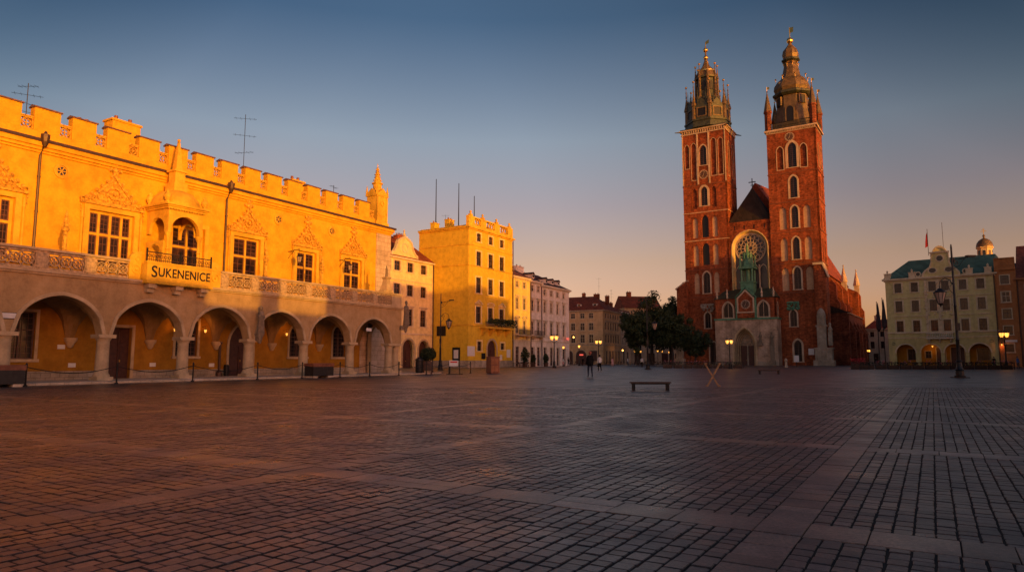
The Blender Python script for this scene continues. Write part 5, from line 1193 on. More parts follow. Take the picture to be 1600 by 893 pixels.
# nave and aisle behind
V0, V1 = 9.0, 52.0
nm = MB(); nm.box(-13.5, V0+.002, 0, 16.4, V1, 22.2); nv = nm.build('nave', M['bricklow'], church)
mb = MB(); mb.add([(-13.8,V0+.01,22.21),(16.9,V0+.01,22.21),(16.9,V1+.5,22.21),(-13.8,V1+.5,22.21),(1.6,V0+.01,46.0),(1.6,V1+2,51.0)], [(0,1,4),(1,2,5,4),(2,3,5),(3,0,4,5),(3,2,1,0)]); mb.build('nave_roof', M['tile_red'], church)
for k, y in enumerate((16.5, 27, 38, 50.6)):
    mb = MB(); u = 0 if k < 3 else 1.7
    mb.prism([(16.38,0),(19.0+u,0),(19.0+u,15.0),(18.3+u,16.2),(18.3+u,19.4),(17.6+u,20.6),(16.38,22.1)], y-.75, y+.75)
    if k == 3: mb.box(16.38, y-2.5, 0, 19.6, y+1.2, 20.2)
    bu = mb.build('buttress', M['brick'], nv)
    if k > 1: mb = MB(); mb.boxc(17.4+u, y, 20.0, 1.3, 1.3, 2.4); mb.lathe([(.9,22.4),(.9,22.7),(.06,26.8)], 17.4+u, y, 8); mb.ball((17.4+u,y,26.9), .22, 6, 4); mb.build('pinnacle', M['trim'], bu)
for y in (13, 21.8, 32.5, 44): 
    g = MB(); Fn = Face(church, TX(16.42) @ Matrix.Rotation(PI/2, 4, 'Z')); 
    mb = MB(); o = P(y, 13.6, 2.2, 5.6); g.M = Fn.M; g.add([(x, -.04, z) for x, z in outline(o)], [tuple(range(len(outline(o))))]); g.M = None; nw = g.build('nave_window', M['pane'], nv)
    mb.M = Fn.M; mb.ring(outline(o, .25), outline(o), -.14, -.02); mb.M = None; mb.build('surround', M['trim'], nw)
mb = MB(); mb.box(16.402, V0+3, 0, 21.2, 40.5, 12.4); ai = mb.build('side_chapels', M['bricklow'], church)
mb = MB(); mb.prism([(16.4,12.402),(21.6,12.402),(16.4,14.6)], V0+2.8, 40.7); mb.build('chapel_roof', M['slate'], ai)
for y in (14, 21, 28, 35, 40):
    mb = MB(); mb.prism([(21.18,0),(22.3,0),(22.3,8),(21.18,10.5)], y-.5, y+.5); mb.prism([(21.18,10.52),(22.5,7.95),(22.5,8.15),(21.18,10.75)], y-.6, y+.6); mb.build('chapel_buttress', M['bricklow'], ai)
lowbox('coping', 'trim', ai, (21.0, V0+2.7, 12.2, 21.5, 40.6, 12.4))
# corner buttresses and old stone work
mb = MB(); mb.prism([(-16.0,0),(-13.2,0),(-13.2,20.6),(-14.3,20.6),(-16.0,18.9)], -1.2, 2.2); bt = mb.build('corner_buttress', M['brick'], church); mb = MB(); mb.prism([(-16.3,18.75),(-13.2,20.75),(-13.2,21.05),(-16.3,19.05)], -1.4, 2.4); mb.build('coping', M['trim'], bt)
mb = MB(); mb.boxc(-15.4, -1.7, 0, 2.6, 1.6, 1.6); mb.boxc(-15.4, -1.6, 1.6, 1.7, 1.2, 4.0); mb.boxc(-15.3, -1.6, 5.6, 2.4, 1.5, .4); mb.boxc(-15.2, -1.5, 6.0, 1.9, 1.2, 3.2); mb.prism([(-16.4,9.202),(-14.0,9.202),(-14.2,10.3),(-15.2,11.0)], -2.1, -1.0); mb.build('stone_epitaph', M['rubble'], church)
mb = MB(); mb.prism([(16.2,0),(18.6,0),(18.6,19.8),(17.9,22.6),(16.2,22.6)], -1.6, 1.4); bt = mb.build('corner_buttress', M['brick'], church); mb = MB(); mb.prism([(16.0,22.62),(17.9,22.62),(18.9,19.8),(18.9,20.2),(18.1,23.1),(16.0,23.1)], -1.8, 1.6); mb.build('coping', M['trim'], bt)
mb = MB(); mb.boxc(17.6, -2.3, 0, 4.2, 2.6, 1.2); mb.boxc(17.6, -2.2, 1.2, 3.5, 2.1, 2.4); mb.boxc(17.6, -2.2, 3.6, 3.9, 2.4, .35); mb.boxc(17.3, -2.1, 3.95, 1.9, 1.1, 4.6); mb.boxc(17.3, -2.1, 8.55, 2.3, 1.4, .4); mb.lathe([(.95,8.95),(.95,11.0),(.75,12.0),(.25,12.7)], 17.3, -2.1, 10); [mb.boxc(16.2+.45*q, -3.3, 1.3+.7*(q % 3), .3, .25, .5) for q in range(7)]; mb.boxc(19.0, -2.1, 4.4, .8, 1.0, 3.0); mb.lathe([(.35,7.4),(.5,8.0),(.2,8.6),(.28,9.2),(.05,9.5)], 19.0, -2.1, 8); mb.build('stone_monument', M['rubble'], church)
# porch: stone below, brick storey above, clock gable and copper lantern
PX0, PX1, PV = -5.8, 8.3, -4.0; pf = Face(church, TX(PX0, PV)); W_ = PX1-PX0
ptl = hole(6.75, 0, 4.9, 8.7, 'p', 4.2)
mb = MB(); pf.panel(mb, 0, W_, 0, 10.7, [ptl], 2.8); mb.box(PX0, PV+2.802, 0, PX1, .88, 10.7); por = mb.build('porch', M['porchstone'], church)
pw = [P(3.0, 11.1, 2.3, 3.7), P(11.05, 11.1, 2.3, 3.7)]; ps = [P(1.9, 11.2, 1.0, 3.3)]
p2 = Face(church, TX(PX0+.15, PV+.15)); p3 = Face(church, TX(PX1-.15, PV+.15) @ Matrix.Rotation(PI/2, 4, 'Z'))
mb = MB(); p2.panel(mb, 0, W_-.3, 10.702, 15.6, pw); p3.panel(mb, 0, 4.4, 10.702, 15.6, ps); mb.box(PX0+.15, PV+.502, 10.702, PX1-.502, .87, 15.6); pu = mb.build('porch_upper_wall', M['brick'], por)
for o in pw: window(p2, o, 2, (), 'trim', 'churchpane', .3, 'trim', True, depth=.2, fw=.12)
for o in ps: blind(p3, o, 'niche', .2)
mb = MB(); mb.box(PX0-.15, PV-.2, 10.55, PX1+.15, PV+.146, 10.95); mb.box(PX1-.146, PV+.15, 10.553, PX1+.2, .86, 10.947); mb.build('copper_ledge', M['verdigris'], por)
mb = MB(); mb.add([(PX0-.2,PV-.15,15.61),(PX1+.2,PV-.15,15.61),(PX1+.2,.88,15.61),(PX0-.2,.88,15.61),(PX0+1.6,.6,18.2),(PX1-1.6,.6,18.2)], [(0,1,5,4),(1,2,5),(2,3,4,5),(3,0,4),(3,2,1,0)]); mb.build('porch_roof', M['copper_dark'], por)
for x in (PX0+.6, PX1-.6, PX0+3, PX1-3.2): 
    mb = MB(); mb.lathe([(.25,15.6),(.22,16.6),(.35,16.8),(.12,17.2),(.18,17.5),(.03,18.0)], x, PV+.3, 8); mb.build('porch_finial', M['trim'], por)
# nested arches round the doors
mb = MB()
for k in range(4):
    t = .55*k; o1 = dict(ptl, x=ptl['x']+PX0, w=4.9-.5*k, h=8.7-.32*k, rise=4.2-.3*k); o2 = dict(o1, w=o1['w']-.3, h=o1['h']-.16, rise=o1['rise']-.14)
    mb.ring(outline(o1), outline(o2), PV+.3+.6*k, PV+.7+.6*k)
mb.ring(outline(dict(ptl, x=ptl['x']+PX0), .35), outline(dict(ptl, x=ptl['x']+PX0), .006), PV-.12, PV+.02)
mb.build('portal_arches', M['stone'], por)
mb = MB(); mb.box(-1.5, PV+2.65, 4.6, 3.4, PV+2.79, 8.6); rndp = random.Random(6)
for k in range(26): mb.ball((.95+rndp.uniform(-1.3,1.3), PV+2.6, rndp.uniform(4.9,6.6)), rndp.uniform(.12,.25), 6, 4)
mb.box(.82, PV+2.5, 0, 1.08, PV+2.76, 4.6); mb.build('tympanum', M['rubble'], por)
for x in (-.25, 2.15):
    mb = MB(); mb.box(x-1.02, PV+2.7, 0, x+1.02, PV+2.785, 4.6)
    for i in range(2):
        for j in range(4): mb.box(x-.92+i*.94, PV+2.66, .2+j*1.08, x-.02+i*.94, PV+2.698, 1.12+j*1.08)
    d = mb.build('church_door', M['door'], por); mb = MB(); mb.ball((x+.8, PV+2.62, 1.2), .08, 6, 4); mb.build('handle', M['gold'], d)
mb = MB(); figure(mb, 4.6, PV-.3, 5.0, 2.6); mb.boxc(4.6, PV-.3, 4.5, .9, .6, .5); mb.build('porch_statue', M['bronze'], por)
mb = MB(); figure(mb, 7.1, PV-.3, 4.6, 2.9); mb.boxc(7.1, PV-.35, 0, 1.3, .7, 1.2); mb.boxc(7.1, PV-.3, 1.2, .8, .55, 3.4); mb.build('porch_statue', M['bronze'], por)
for x0, x1 in ((PX0-.1, -2.2), (3.9, 6.4), (7.8, PX1+.1)): lowbox('plinth', 'rubble', por, (x0, PV-.25, 0, x1, PV-.002, .9))
cg = MB(); q = [(-.35,10.96),(3.55,10.96),(3.55,15.6),(1.6,17.6),(-.35,15.6)]; cg.prism(q, PV-.55, PV+.12); cgo = cg.build('clock_gable', M['brick'], por)
mb = MB(); mb.ring([(-.35,12.4),(-.35,15.6),(1.6,17.6),(3.55,15.6),(3.55,12.4)], [(-.05,12.4),(-.05,15.45),(1.6,17.15),(3.25,15.45),(3.25,12.4)], PV-.72, PV-.552); mb.box(-.45, PV-.75, 12.1, 3.65, PV-.552, 12.395); mb.build('gable_trim', M['trim'], cgo)
mb = MB(); mb.box(-.75, PV-.5, 10.97, -.352, PV+.1, 15.6); mb.box(3.552, PV-.5, 10.97, 3.95, PV+.1, 15.6); mb.prism([(-.8,15.6),(1.6,17.95),(4.0,15.6),(4.0,15.85),(1.6,18.25),(-.8,15.85)], PV-.6, PV+.1); mb.build('copper_edging', M['verdigris'], cgo)
clockface(1.6, PV-.575, 14.1, 1.05, cgo)
lx, ly = 1.75, PV+2.2
mb = MB(); mb.boxc(lx, ly, 16.2, 2.9, 2.9, 3.1); mb.boxc(lx, ly, 19.3, 3.3, 3.3, .3)
for sx in (-1, 1):
    for sy in (-1, 1): mb.tube([(lx+sx*1.2, ly+sy*1.2, 19.6), (lx+sx*1.2, ly+sy*1.2, 22.6)], .22, 8); mb.lathe([(.3,23.2),(.32,23.6),(.04,26.2)], lx+sx*1.35, ly+sy*1.35, 6)
mb.boxc(lx, ly, 22.6, 3.5, 3.5, .5); mb.lathe([(1.5,23.1),(1.3,24.0),(.8,24.8),(.75,25.6),(.95,25.8),(.4,26.6),(.2,27.6),(.3,27.9),(.05,29.0)], lx, ly, 8, PI/8)
mb.lathe([(.5,19.6),(.5,22.6)], lx, ly, 8)
for k in range(8): a = k*PI/4+.2; mb.lathe([(.16,25.0),(.2,25.4),(.03,26.8)], lx+.95*math.cos(a), ly+.95*math.sin(a), 5)
mb.build('copper_lantern', M['verdigris'], por, 30)
lowbox('notice_board', 'white', church, (14.0, -.08, 2.4, 15.2, .005, 3.8))
def leanbox(): pass
# ------------------------------------------------------------------ trees
def tree(label, x, y, h, cz, rx, rz_, n, leaf, seed, clumps=34, mat='leaf', name='tree', group=None):
    t = thing(name, label, 'tree', (x, y, 0), 0, group); rnd = random.Random(seed)
    mb = MB(); th = cz - rz_*.35; r0 = .026*h
    mb.tube([(0,0,-.05),(.05,0,th*.3),(rnd.uniform(-.2,.2),0,th*.7),(rnd.uniform(-.3,.3),.1,th)], [r0*1.25,r0,r0*.8,r0*.62], 9)
    cl = []
    for k in range(clumps):
        while True:
            p = Vector((rnd.uniform(-1,1), rnd.uniform(-1,1), rnd.uniform(-1,1)))
            if .25 < p.length < 1: break
        p = p * (.55 + .45*rnd.random()) * (1.12 if k % 5 == 0 else 1)
        c = Vector((p.x*rx, p.y*rx, cz + p.z*rz_)); cl.append((c, rnd.uniform(.2,.36)*rx*(.55 if k % 5 == 0 else 1)))
        if k % 3 == 0: mb.tube([(0,0,th*.75+rnd.uniform(0,.3)*th), tuple((c+Vector((0,0,th)))*.5 + Vector((0,0,-.2*rz_))), tuple(c)], [r0*.4,r0*.24,r0*.08], 5)
    mb.build('trunk', M['bark'], t)
    vs = np.zeros((n*4,3), np.float32)
    for k in range(n):
        c, r = cl[rnd.randrange(len(cl))]
        d = Vector((rnd.gauss(0,1), rnd.gauss(0,1), rnd.gauss(0,1))).normalized()
        p = c + d*r*(rnd.random()**.45)*Vector((1,1,.8)).length/1.6
        a = (d + Vector((rnd.gauss(0,.6), rnd.gauss(0,.6), rnd.gauss(0,.6)))).normalized(); u = a.orthogonal().normalized(); v = a.cross(u)
        s = leaf*rnd.uniform(.6,1.4)
        for j, q in enumerate((-u*s, v*s*.6, u*s, -v*s*.6)): vs[k*4+j] = p+q
    me = bpy.data.meshes.new('crown'); me.from_pydata(vs.tolist(), [], [(4*k,4*k+1,4*k+2,4*k+3) for k in range(n)]); me.materials.append(M[mat]); put('crown', me, t)
    return t
G_ = 'trees beside the church'
tree('leftmost dark street tree, low crown in front of the grey-tan house', 30.4, 166, 12.5, 8.2, 4.6, 5.0, 11000, .25, 1, 44, group=G_)
tree('tallest dark tree of the clump left of the church, behind the tall street lamp', 35.4, 174, 17.6, 10.6, 5.9, 6.9, 20000, .26, 2, 70, group=G_)
tree('broad dark tree next to the left church tower, second tallest of the clump', 41.2, 178, 16.4, 10.0, 5.6, 6.4, 17000, .26, 3, 62, group=G_)
tree('smaller dark tree filling the gap low between the two tallest trees', 38.2, 163, 11.5, 7.6, 5.0, 4.9, 11000, .25, 4, 48, group=G_)
tree('far tree whose crown touches the left church tower', 46.5, 190, 18.5, 11.8, 5.2, 7.0, 11000, .27, 5, 44, group=G_)
tree('small round clipped tree with bare trunk in front of the left church tower', 34.15, 128, 7.5, 4.7, 2.9, 2.75, 9500, .19, 6, 52, mat='leaf2')
# ------------------------------------------------------------------ street lamps
def tall_lamp(label, x, y, s):
    t = thing('street_lamp', label, 'street lamp', (x, y, 0), 0, 'tall lamps with a hanging lantern')
    mb = MB(); mb.lathe([(.36,0),(.36,.14),(.27,.18),(.25,.5),(.3,.55),(.2,.7),(.17,1.1),(.21,1.16),(.13,1.25),(.11,2.6),(.14,2.66),(.1,2.75),(.085,5),(.11,5.05),(.08,5.12),(.06,9.3),(.03,9.5)], 0, 0, 12); mb.boxc(0,0,0,.85,.85,.06)
    mb.build('pole', M['iron'], t, 30)
    mb = MB(); mb.tube([(0,0,6.5),(.25*s,0,6.9),(.6*s,0,7.05),(.95*s,0,6.85),(1.02*s,0,6.5)], .03, 6); mb.tube([(0,0,5.9),(.3*s,0,6.2),(.45*s,0,6.75),(.3*s,0,6.9)], .02, 5); mb.tube([(1.02*s,0,6.5),(1.02*s,0,6.32)], .04, 6)
    flat_ring(mb, .3*s, 6.62, .16, .03, -.015, .015, 10); mb.build('lantern_arm', M['iron'], t)
    mb = MB(); mb.lathe([(.05,6.34),(.14,6.3),(.2,6.2),(.42,6.08),(.44,6.0)], 1.02*s, 0, 8); mb.lathe([(.18,5.24),(.12,5.16),(.05,5.08),(.02,4.98)], 1.02*s, 0, 8)
    for k in range(8): a = k*PI/4; mb.tube([(1.02*s+.17*math.cos(a), .17*math.sin(a), 5.24), (1.02*s+.4*math.cos(a), .4*math.sin(a), 6.0)], .018, 4)
    ln = mb.build('lantern', M['iron'], t); g = MB(); g.lathe([(.15,5.25),(.37,6.0)], 1.02*s, 0, 8); g.build('lantern_glass', M['lampglass'], ln)
    sp_ = 1 if s > 0 else -1
    mb = MB(); q = 1.0; mb.tube([(0,0,8.35),(q*.9,0,8.5),(q*1.35,0,8.62)], .03, 5); mb.tube([(0,0,7.7),(q*.5,0,7.95),(q*.9,0,8.48)], .018, 4); mb.lathe([(.06,8.2),(.06,8.5)], q*.12, 0, 6); mb.boxc(q*1.35, 0, 8.58, .62, .3, .12); flat_ring(mb, q*.28, 8.15, .14, .03, -.015, .015, 10); mb.build('floodlight_arm', M['iron'], t)
    mb = MB(); mb.boxc(0,-.12,3.3,.24,.16,.55); mb.build('switch_box', M['iron'], t); return t
tall_lamp('tall black lamp post with dark lantern hanging left, in front of the olive house', 31.5, 48.4, -1)
tall_lamp('tall lamp post with grey lantern hanging right, in front of the dark trees', 17.85, 90.3, 1)
tall_lamp('tall black lamp post by the side wall of the tall yellow house', -8.85, 84.7, 1)
def twin_lamp(label, px, d, gz, n=2, turn=0.0):
    x, y = at(px, d); t = thing('street_lamp', label, 'street lamp', (x, y, 0), turn, 'lit low street lamps')
    k = gz/4.6; mb = MB(); mb.lathe([(.3*k,0),(.3*k,.2*k),(.2*k,.3*k),(.17*k,.9*k),(.1*k,1.1*k),(.07*k,3.7*k),(.1*k,3.8*k),(.05*k,4.1*k)], 0, 0, 10)
    if n == 2: mb.tube([(-.36*k,0,4.2*k),(-.3*k,0,3.95*k),(0,0,3.85*k),(.3*k,0,3.95*k),(.36*k,0,4.2*k)], .03*k, 5); mb.lathe([(.04*k,4.1*k),(.03*k,5.0*k),(.07*k,5.05*k),(.01*k,5.25*k)], 0, 0, 6)
    mb.build('pole', M['iron'], t, 30)
    for s in ((-1, 1) if n == 2 else (0,)):
        x_ = s*.36*k; mb = MB(); mb.lathe([(.1*k,4.18*k),(.13*k,4.24*k)], x_, 0, 8); mb.lathe([(.3*k,4.82*k),(.16*k,4.98*k),(.04*k,5.04*k),(.04*k,5.14*k)], x_, 0, 8)
        for q in range(6): mb.tube([(x_+.14*k*math.cos(q*PI/3), .14*k*math.sin(q*PI/3), 4.23*k), (x_+.29*k*math.cos(q*PI/3), .29*k*math.sin(q*PI/3), 4.83*k)], .018*k, 4)
        ln = mb.build('lantern', M['iron'], t)
        g = MB(); g.lathe([(.14*k,4.24*k),(.25*k,4.55*k),(.29*k,4.82*k)], x_, 0, 8); g.build('lantern_glass', M['lamp'], ln)
    small_light(t, (0, -.5*k, 4.6*k), 16 if n == 2 else 9, (1,.42,.09), .25*k)
    return t
twin_lamp('lit twin-lantern lamp in front of the wide pale pinkish house', 866, 108, 4.75)
twin_lamp('lit twin-lantern lamp in front of the brown corner house', 935.5, 132, 4.7)
twin_lamp('lit twin-lantern lamp beside the church porch doors', 1140.5, 100, 3.9)
twin_lamp('lit twin-lantern lamp between the church and the olive house', 1358, 168, 3.5, turn=.5)
twin_lamp('lit twin-lantern lamp in front of the narrow orange house', 1572, 95, 4.75)
for px, d, gz, lab in ((880.5,140,3.8,'lit single-lantern lamp by the door of the wide pale house'),(905,150,4.2,'lit single-lantern lamp left of the walking man, before the brown house'),(992,182,3.6,'leftmost small lit lamp under the dark trees'),(1001,186,3.5,'small lit lamp under the trees, just left of the tall lamp post'),(1028,184,3.7,'small lit lamp under the trees, just right of the tall lamp post'),(1034.5,188,3.6,'second small lit lamp right of the tall lamp post under the trees'),(1046,190,3.4,'rightmost small lit lamp under the trees')):
    twin_lamp(lab, px, d, gz, 1)
for px, z, d, lab, r in ((896.5,7.9,201,'bright lit wall lamp high on the brown corner house',.3),(973,4.2,211,'warm lit wall lamp on the shaded side of the brown house',.3)):
    x, y = at(px, d); t = thing('wall_lamp', lab, 'wall lamp', (x, y, z)); mb = MB(); mb.lathe([(r*1.1,.28),(r*.5,.5),(.04,.6)], 0, 0, 8); mb.tube([(0,0,.55),(0,.5,.75),(0,1.6,.7)], .05, 5); mb.build('bracket', M['iron'], t); g = MB(); g.ball((0,0,0), r, 8, 6); g.build('lamp_glass', M['lamp'], t); small_light(t, (0,-.5,-.1), 60, (1,.45,.12), .2)
# ------------------------------------------------------------------ arcade edge: chain posts, chests, plants
def hp(u, v, z=0.0):
    return (-24.98 + u*math.cos(CH) - v*math.sin(CH), 33.3 + u*math.sin(CH) + v*math.cos(CH), z)
PU = [-9.0, -4.3, .31, 4.6, 9.02, 13.58, 17.3, 20.9, 24.06, 27.57, 31.23, 34.6, 38.06]
pm = MB(); pm.lathe([(.1,0),(.1,.05),(.045,.09),(.04,.98),(.06,1.0),(.05,1.06),(.02,1.12)], 0, 0, 8); pm = pm.mesh('chain_post', M['iron'], 40)
names_p = ['left of the leftmost wooden chest','outside the arcade, left of the chest','beside the leftmost wooden chest','by the first round column','before the brown door in the arcade','by the third round column','under the robed wall statue','left of the second wooden chest','right of the second wooden chest','before the last arch','before the corner columns of the arcade','between the leafy tub and the lamp post','by the small framed sign']
PV_ = -2.2
for k, u in enumerate(PU):
    o = put('chain_post', pm, None, hp(u, PV_)); tag(o, 'slim black chain post ' + names_p[k], 'post', 'chain posts along the arcade')
for k in range(len(PU)-1):
    a, b = PU[k], PU[k+1]; mb = MB(); n = 22
    pts = [(a+(b-a)*j/n, PV_, .92 - .34*math.sin(PI*j/n)**1.0*min(1, (b-a)/4.5) ) for j in range(n+1)]
    mb.tube([hp(*p) for p in pts], .02, 4); o = mb.build('chain', M['iron']); tag(o, 'sagging black chain between posts ' + names_p[k] + ' and ' + names_p[k+1].replace('the ', ''), 'chain', 'chains along the arcade')
    if len(o['label'].split()) > 16: o['label'] = ' '.join(('sagging chain hung rightwards from post ' + names_p[k]).split()[:16])
def chest(label, u, v):
    t = thing('wooden_chest', label, 'vendor chest', hp(u, v), CH, 'vendor chests along the arcade')
    mb = MB(); mb.box(-.95,-.42,.14,.95,.42,.78)
    for k in range(6): mb.box(-.97,-.435,.16+k*.1,.97,.435,.24+k*.1)
    mb.build('chest_body', M['darkwood'], t); mb = MB(); mb.box(-1.0,-.46,.782,1.0,.46,.98); mb.prism([(-.46,.982),(.46,.982),(.4,1.02),(-.4,1.02)], -1.02, 1.02, 'yz'); mb.build('lid', M['brown'], t)
    
    for x in (-.7,.7): lowbox('foot', 'ashlar', t, (x-.2,-.4,0,x+.2,.4,.138))
    return t
chest('dark wooden chest with brown lid, cut off by the left edge', -.75, -1.9)
chest('dark wooden chest with brown lid standing between two arcade columns', 19.15, -1.9)
# leafy tub on a stand, litter bin, framed sign, tall box
t = thing('plant_tub', 'bushy plant in a black square tub beside the arcade corner', 'plant', hp(33.0, -1.0)); mb = MB(); mb.box(-.42,-.42,.3,.42,.42,1.15)
for sx in (-1,1):
    for sy in (-1,1): mb.box(sx*.4-.05, sy*.4-.05, 0, sx*.4+.05, sy*.4+.05, .3)
mb.build('tub', M['wood'], t); rnd = random.Random(8); mb = MB()
for k in range(1100):
    d = Vector((rnd.gauss(0,1), rnd.gauss(0,1), rnd.gauss(0,1))).normalized()*(rnd.random()**.4); p = Vector((d.x*.75, d.y*.75, 1.75+d.z*.62)); a = Vector((rnd.gauss(0,1), rnd.gauss(0,1), rnd.gauss(0,1))).normalized(); u = a.orthogonal().normalized()*.1; v = a.cross(u)*.6; mb.add([p-u,p+v,p+u,p-v],[(0,1,2,3)])
mb.build('foliage', M['leaf2'], t); mb = MB(); mb.tube([(0,0,1.1),(.03,0,1.7)], .05, 6); mb.build('stem', M['bark'], t)
t = thing('litter_bin', 'dark round litter bin behind the arcade corner columns', 'litter bin', hp(31.9, -.9, .13)); mb = MB(); mb.lathe([(.3,0),(.34,.1),(.34,1.0),(.3,1.05)], 0, 0, 12); mb.build('bin_body', M['iron'], t); mb = MB(); mb.lathe([(.38,1.05),(.36,1.2),(.15,1.35),(.05,1.4)], 0, 0, 12); mb.build('bin_lid', M['iron'], t)
t = thing('framed_sign', 'small white and red notice on a low stand near the chain posts', 'sign', (-4.95, 59.5, 0)); mb = MB(); mb.box(-.7,-.3,0,.7,.3,.06)
for x in (-.42,.42): mb.box(x-.03,-.03,.06,x+.03,.03,1.35 if x > 0 else .9)
mb.build('stand', M['iron'], t); mb = MB(); mb.M = Matrix.Translation((-.1,-.05,.72)) @ Matrix.Rotation(R(-10), 4, 'X'); mb.box(-.38,-.02,0,.38,.02,.5); mb.M = None; nb = mb.build('notice', M['white'], t); mb = MB(); mb.M = Matrix.Translation((-.1,-.05,.72)) @ Matrix.Rotation(R(-10), 4, 'X'); mb.box(-.3,-.032,.3,.3,-.021,.42); mb.M = None; mb.build('red_stripe', M['redcloth'], nb)
t = thing('wooden_box', 'tall red-brown wooden box standing before the tall yellow house', 'wooden box', (-1.8, 64.5, 0), R(35)); mb = MB(); mb.box(-.48,-.4,.06,.48,.4,1.5); mb.box(-.52,-.44,1.502,.52,.44,1.58); mb.box(-.42,-.34,0,.42,.34,.058); mb.build('box_body', M['brown'], t); mb = MB()
for x in (-.3,.12):
    for z in (.2,.85): mb.box(x-.14,-.43,z,x+.22,-.402,z+.52)
mb.build('panel', M['redw'], t)
for k, (px, d, s, lab) in enumerate(((820.5,122,1.15,'tall potted shrub left of the shop door on the yellow lit house'),(833,127,.7,'low potted shrub below the dark iron balcony'),(853,133,.75,'small clipped potted shrub by the wide pale house'))):
    x, y = at(px, d); t = thing('potted_shrub', lab, 'plant', (x, y, 0), 0, 'potted shrubs'); mb = MB(); mb.lathe([(.4,0),(.5,.7),(.54,.75)], 0, 0, 10); mb.build('pot', M['wood'], t); mb = MB()
    for j in range(500):
        dd = Vector((rnd.gauss(0,1), rnd.gauss(0,1), rnd.gauss(0,1))).normalized()*(rnd.random()**.4); p = Vector((dd.x*.7*s, dd.y*.7*s, .7+1.1*s+dd.z*1.2*s)); a = Vector((rnd.gauss(0,1), rnd.gauss(0,1), rnd.gauss(0,1))).normalized(); u = a.orthogonal().normalized()*.17; v = a.cross(u)*.6; mb.add([p-u,p+v,p+u,p-v],[(0,1,2,3)])
    mb.build('foliage', M['leaf2'], t)
# ------------------------------------------------------------------ benches, trestle
def bench(label, x, y, L, h, rz):
    t = thing('bench', label, 'bench', (x, y, 0), rz, 'backless benches'); mb = MB()
    for k in range(4): mb.box(-L/2, -.2+k*.105, h-.05, L/2, -.2+k*.105+.09, h)
    mb.build('seat', M['wood'], t); mb = MB(); mb.box(-L/2+.05,-.17,h-.1,L/2-.05,-.13,h-.052); mb.box(-L/2+.05,.13,h-.1,L/2-.05,.17,h-.052); mb.build('seat_rail', M['iron'], t)
    for sx in (-1,1):
        for sy in (-1,1): mb = MB(); x_ = sx*(L/2-.13); mb.boxc(x_, sy*.15, 0, .09, .08, h-.102); mb.build('leg', M['iron'], t)
bench('nearer long dark backless bench standing alone on the paving', 5.68, 28.3, 1.64, .36, R(-2))
bench('farther small dark backless bench in front of the church', 22.6, 60.5, 1.85, .40, R(-6))
t = thing('folding_trestle', 'raw wooden trestle with crossed legs standing alone before the church', 'trestle', (9.62, 33.0, .01), R(-12))
for sy in (-1, 1):
    mb = MB()
    for s in (-1, 1):
        y = sy*.2 + s*.025; mb.prism([(-s*.34,1.02),(-s*.29,1.02),(s*.32,.03),(s*.25,.03)] if 0 else [(-s*.36,1.04),(-s*.30,1.04),(s*.28,.02),(s*.22,.02)], y-.02, y+.02)
    mb.build('crossed_legs', M['plank'], t)
for q in ((-.38,-.3,1.042,-.28,.3,1.1),(.28,-.3,1.042,.38,.3,1.1)): lowbox('top_rail', 'plank', t, q)
for q in ((-.33,-.26,.0,-.21,.26,.05),(.21,-.26,.0,.33,.26,.05)): lowbox('foot_rail', 'plank', t, q)
# ------------------------------------------------------------------ cafe terraces
def terrace(label, x0, y0, x1, y1, n, seed, fl):
    d = Vector((x1-x0, y1-y0, 0)); L = d.length; t = thing('planter_fence', label, 'planter fence', (x0, y0, 0), math.atan2(d.y, d.x)); mb = MB(); k = 0
    N_ = int(L/1.5)
    for k in range(N_+1): mb.box(L*k/N_-.04,-.04,0,L*k/N_+.04,.04,.95)
    mb.box(0,-.03,.88,L,.03,.95); mb.box(0,-.03,.12,L,.03,.18)
    for k in range(int(L/.16)): mb.box(.16*k,-.012,.18,.16*k+.025,.012,.88)
    mb.build('railing', M['iron'], t); rnd = random.Random(seed); mb = MB(); fo = MB(); ff = MB()
    for k in range(n):
        u = L*(k+.5)/n; w_ = L/n*.42; mb.box(u-w_,.12,0,u+w_,.55,.55)
        leafpatch(fo, u-w_, u+w_, .1, .6, .5, 1.0, int(26*w_*2), .13, rnd); leafpatch(ff, u-w_, u+w_, .05, .6, .75, 1.2, int((16 if rnd.random() < fl else 3)*w_*2), .1, rnd)
    mb.build('flower_boxes', M['wood'], t); fo.build('foliage', M['leaf2'], t); ff.build('blossom', M['flower'], t); return t
terrace('black railing with pink flower boxes by the small round tree', 23.1, 105, 35.0, 104, 8, 1, .9)
terrace('longer black railing with flower boxes before the olive house arcade', 47.8, 93.5, 66.5, 91, 12, 2, .55)
terrace('short black railing with flowers at the church corner', 45.2, 91.5, 47.4, 91.3, 2, 5, .2)
def cafe_meshes():
    mb = MB(); mb.lathe([(.38,.72),(.4,.73),(.4,.76),(.38,.77)], 0, 0, 12); mb.lathe([(.03,.05),(.03,.72)], 0, 0, 6); mb.lathe([(.24,0),(.22,.04),(.04,.06)], 0, 0, 10); a = mb.mesh('cafe_table', M['wood'])
    mb = MB(); mb.box(-.21,-.21,.43,.21,.21,.47); mb.box(-.21,.18,.6,.21,.21,.9)
    for sx in (-1,1):
        mb.box(sx*.19-.018,-.2,0,sx*.19+.018,-.165,.43); mb.box(sx*.19-.018,.175,0,sx*.19+.018,.21,.9)
    return a, mb.mesh('cafe_chair', M['wood'])
tm, chm = cafe_meshes(); rnd = random.Random(12)
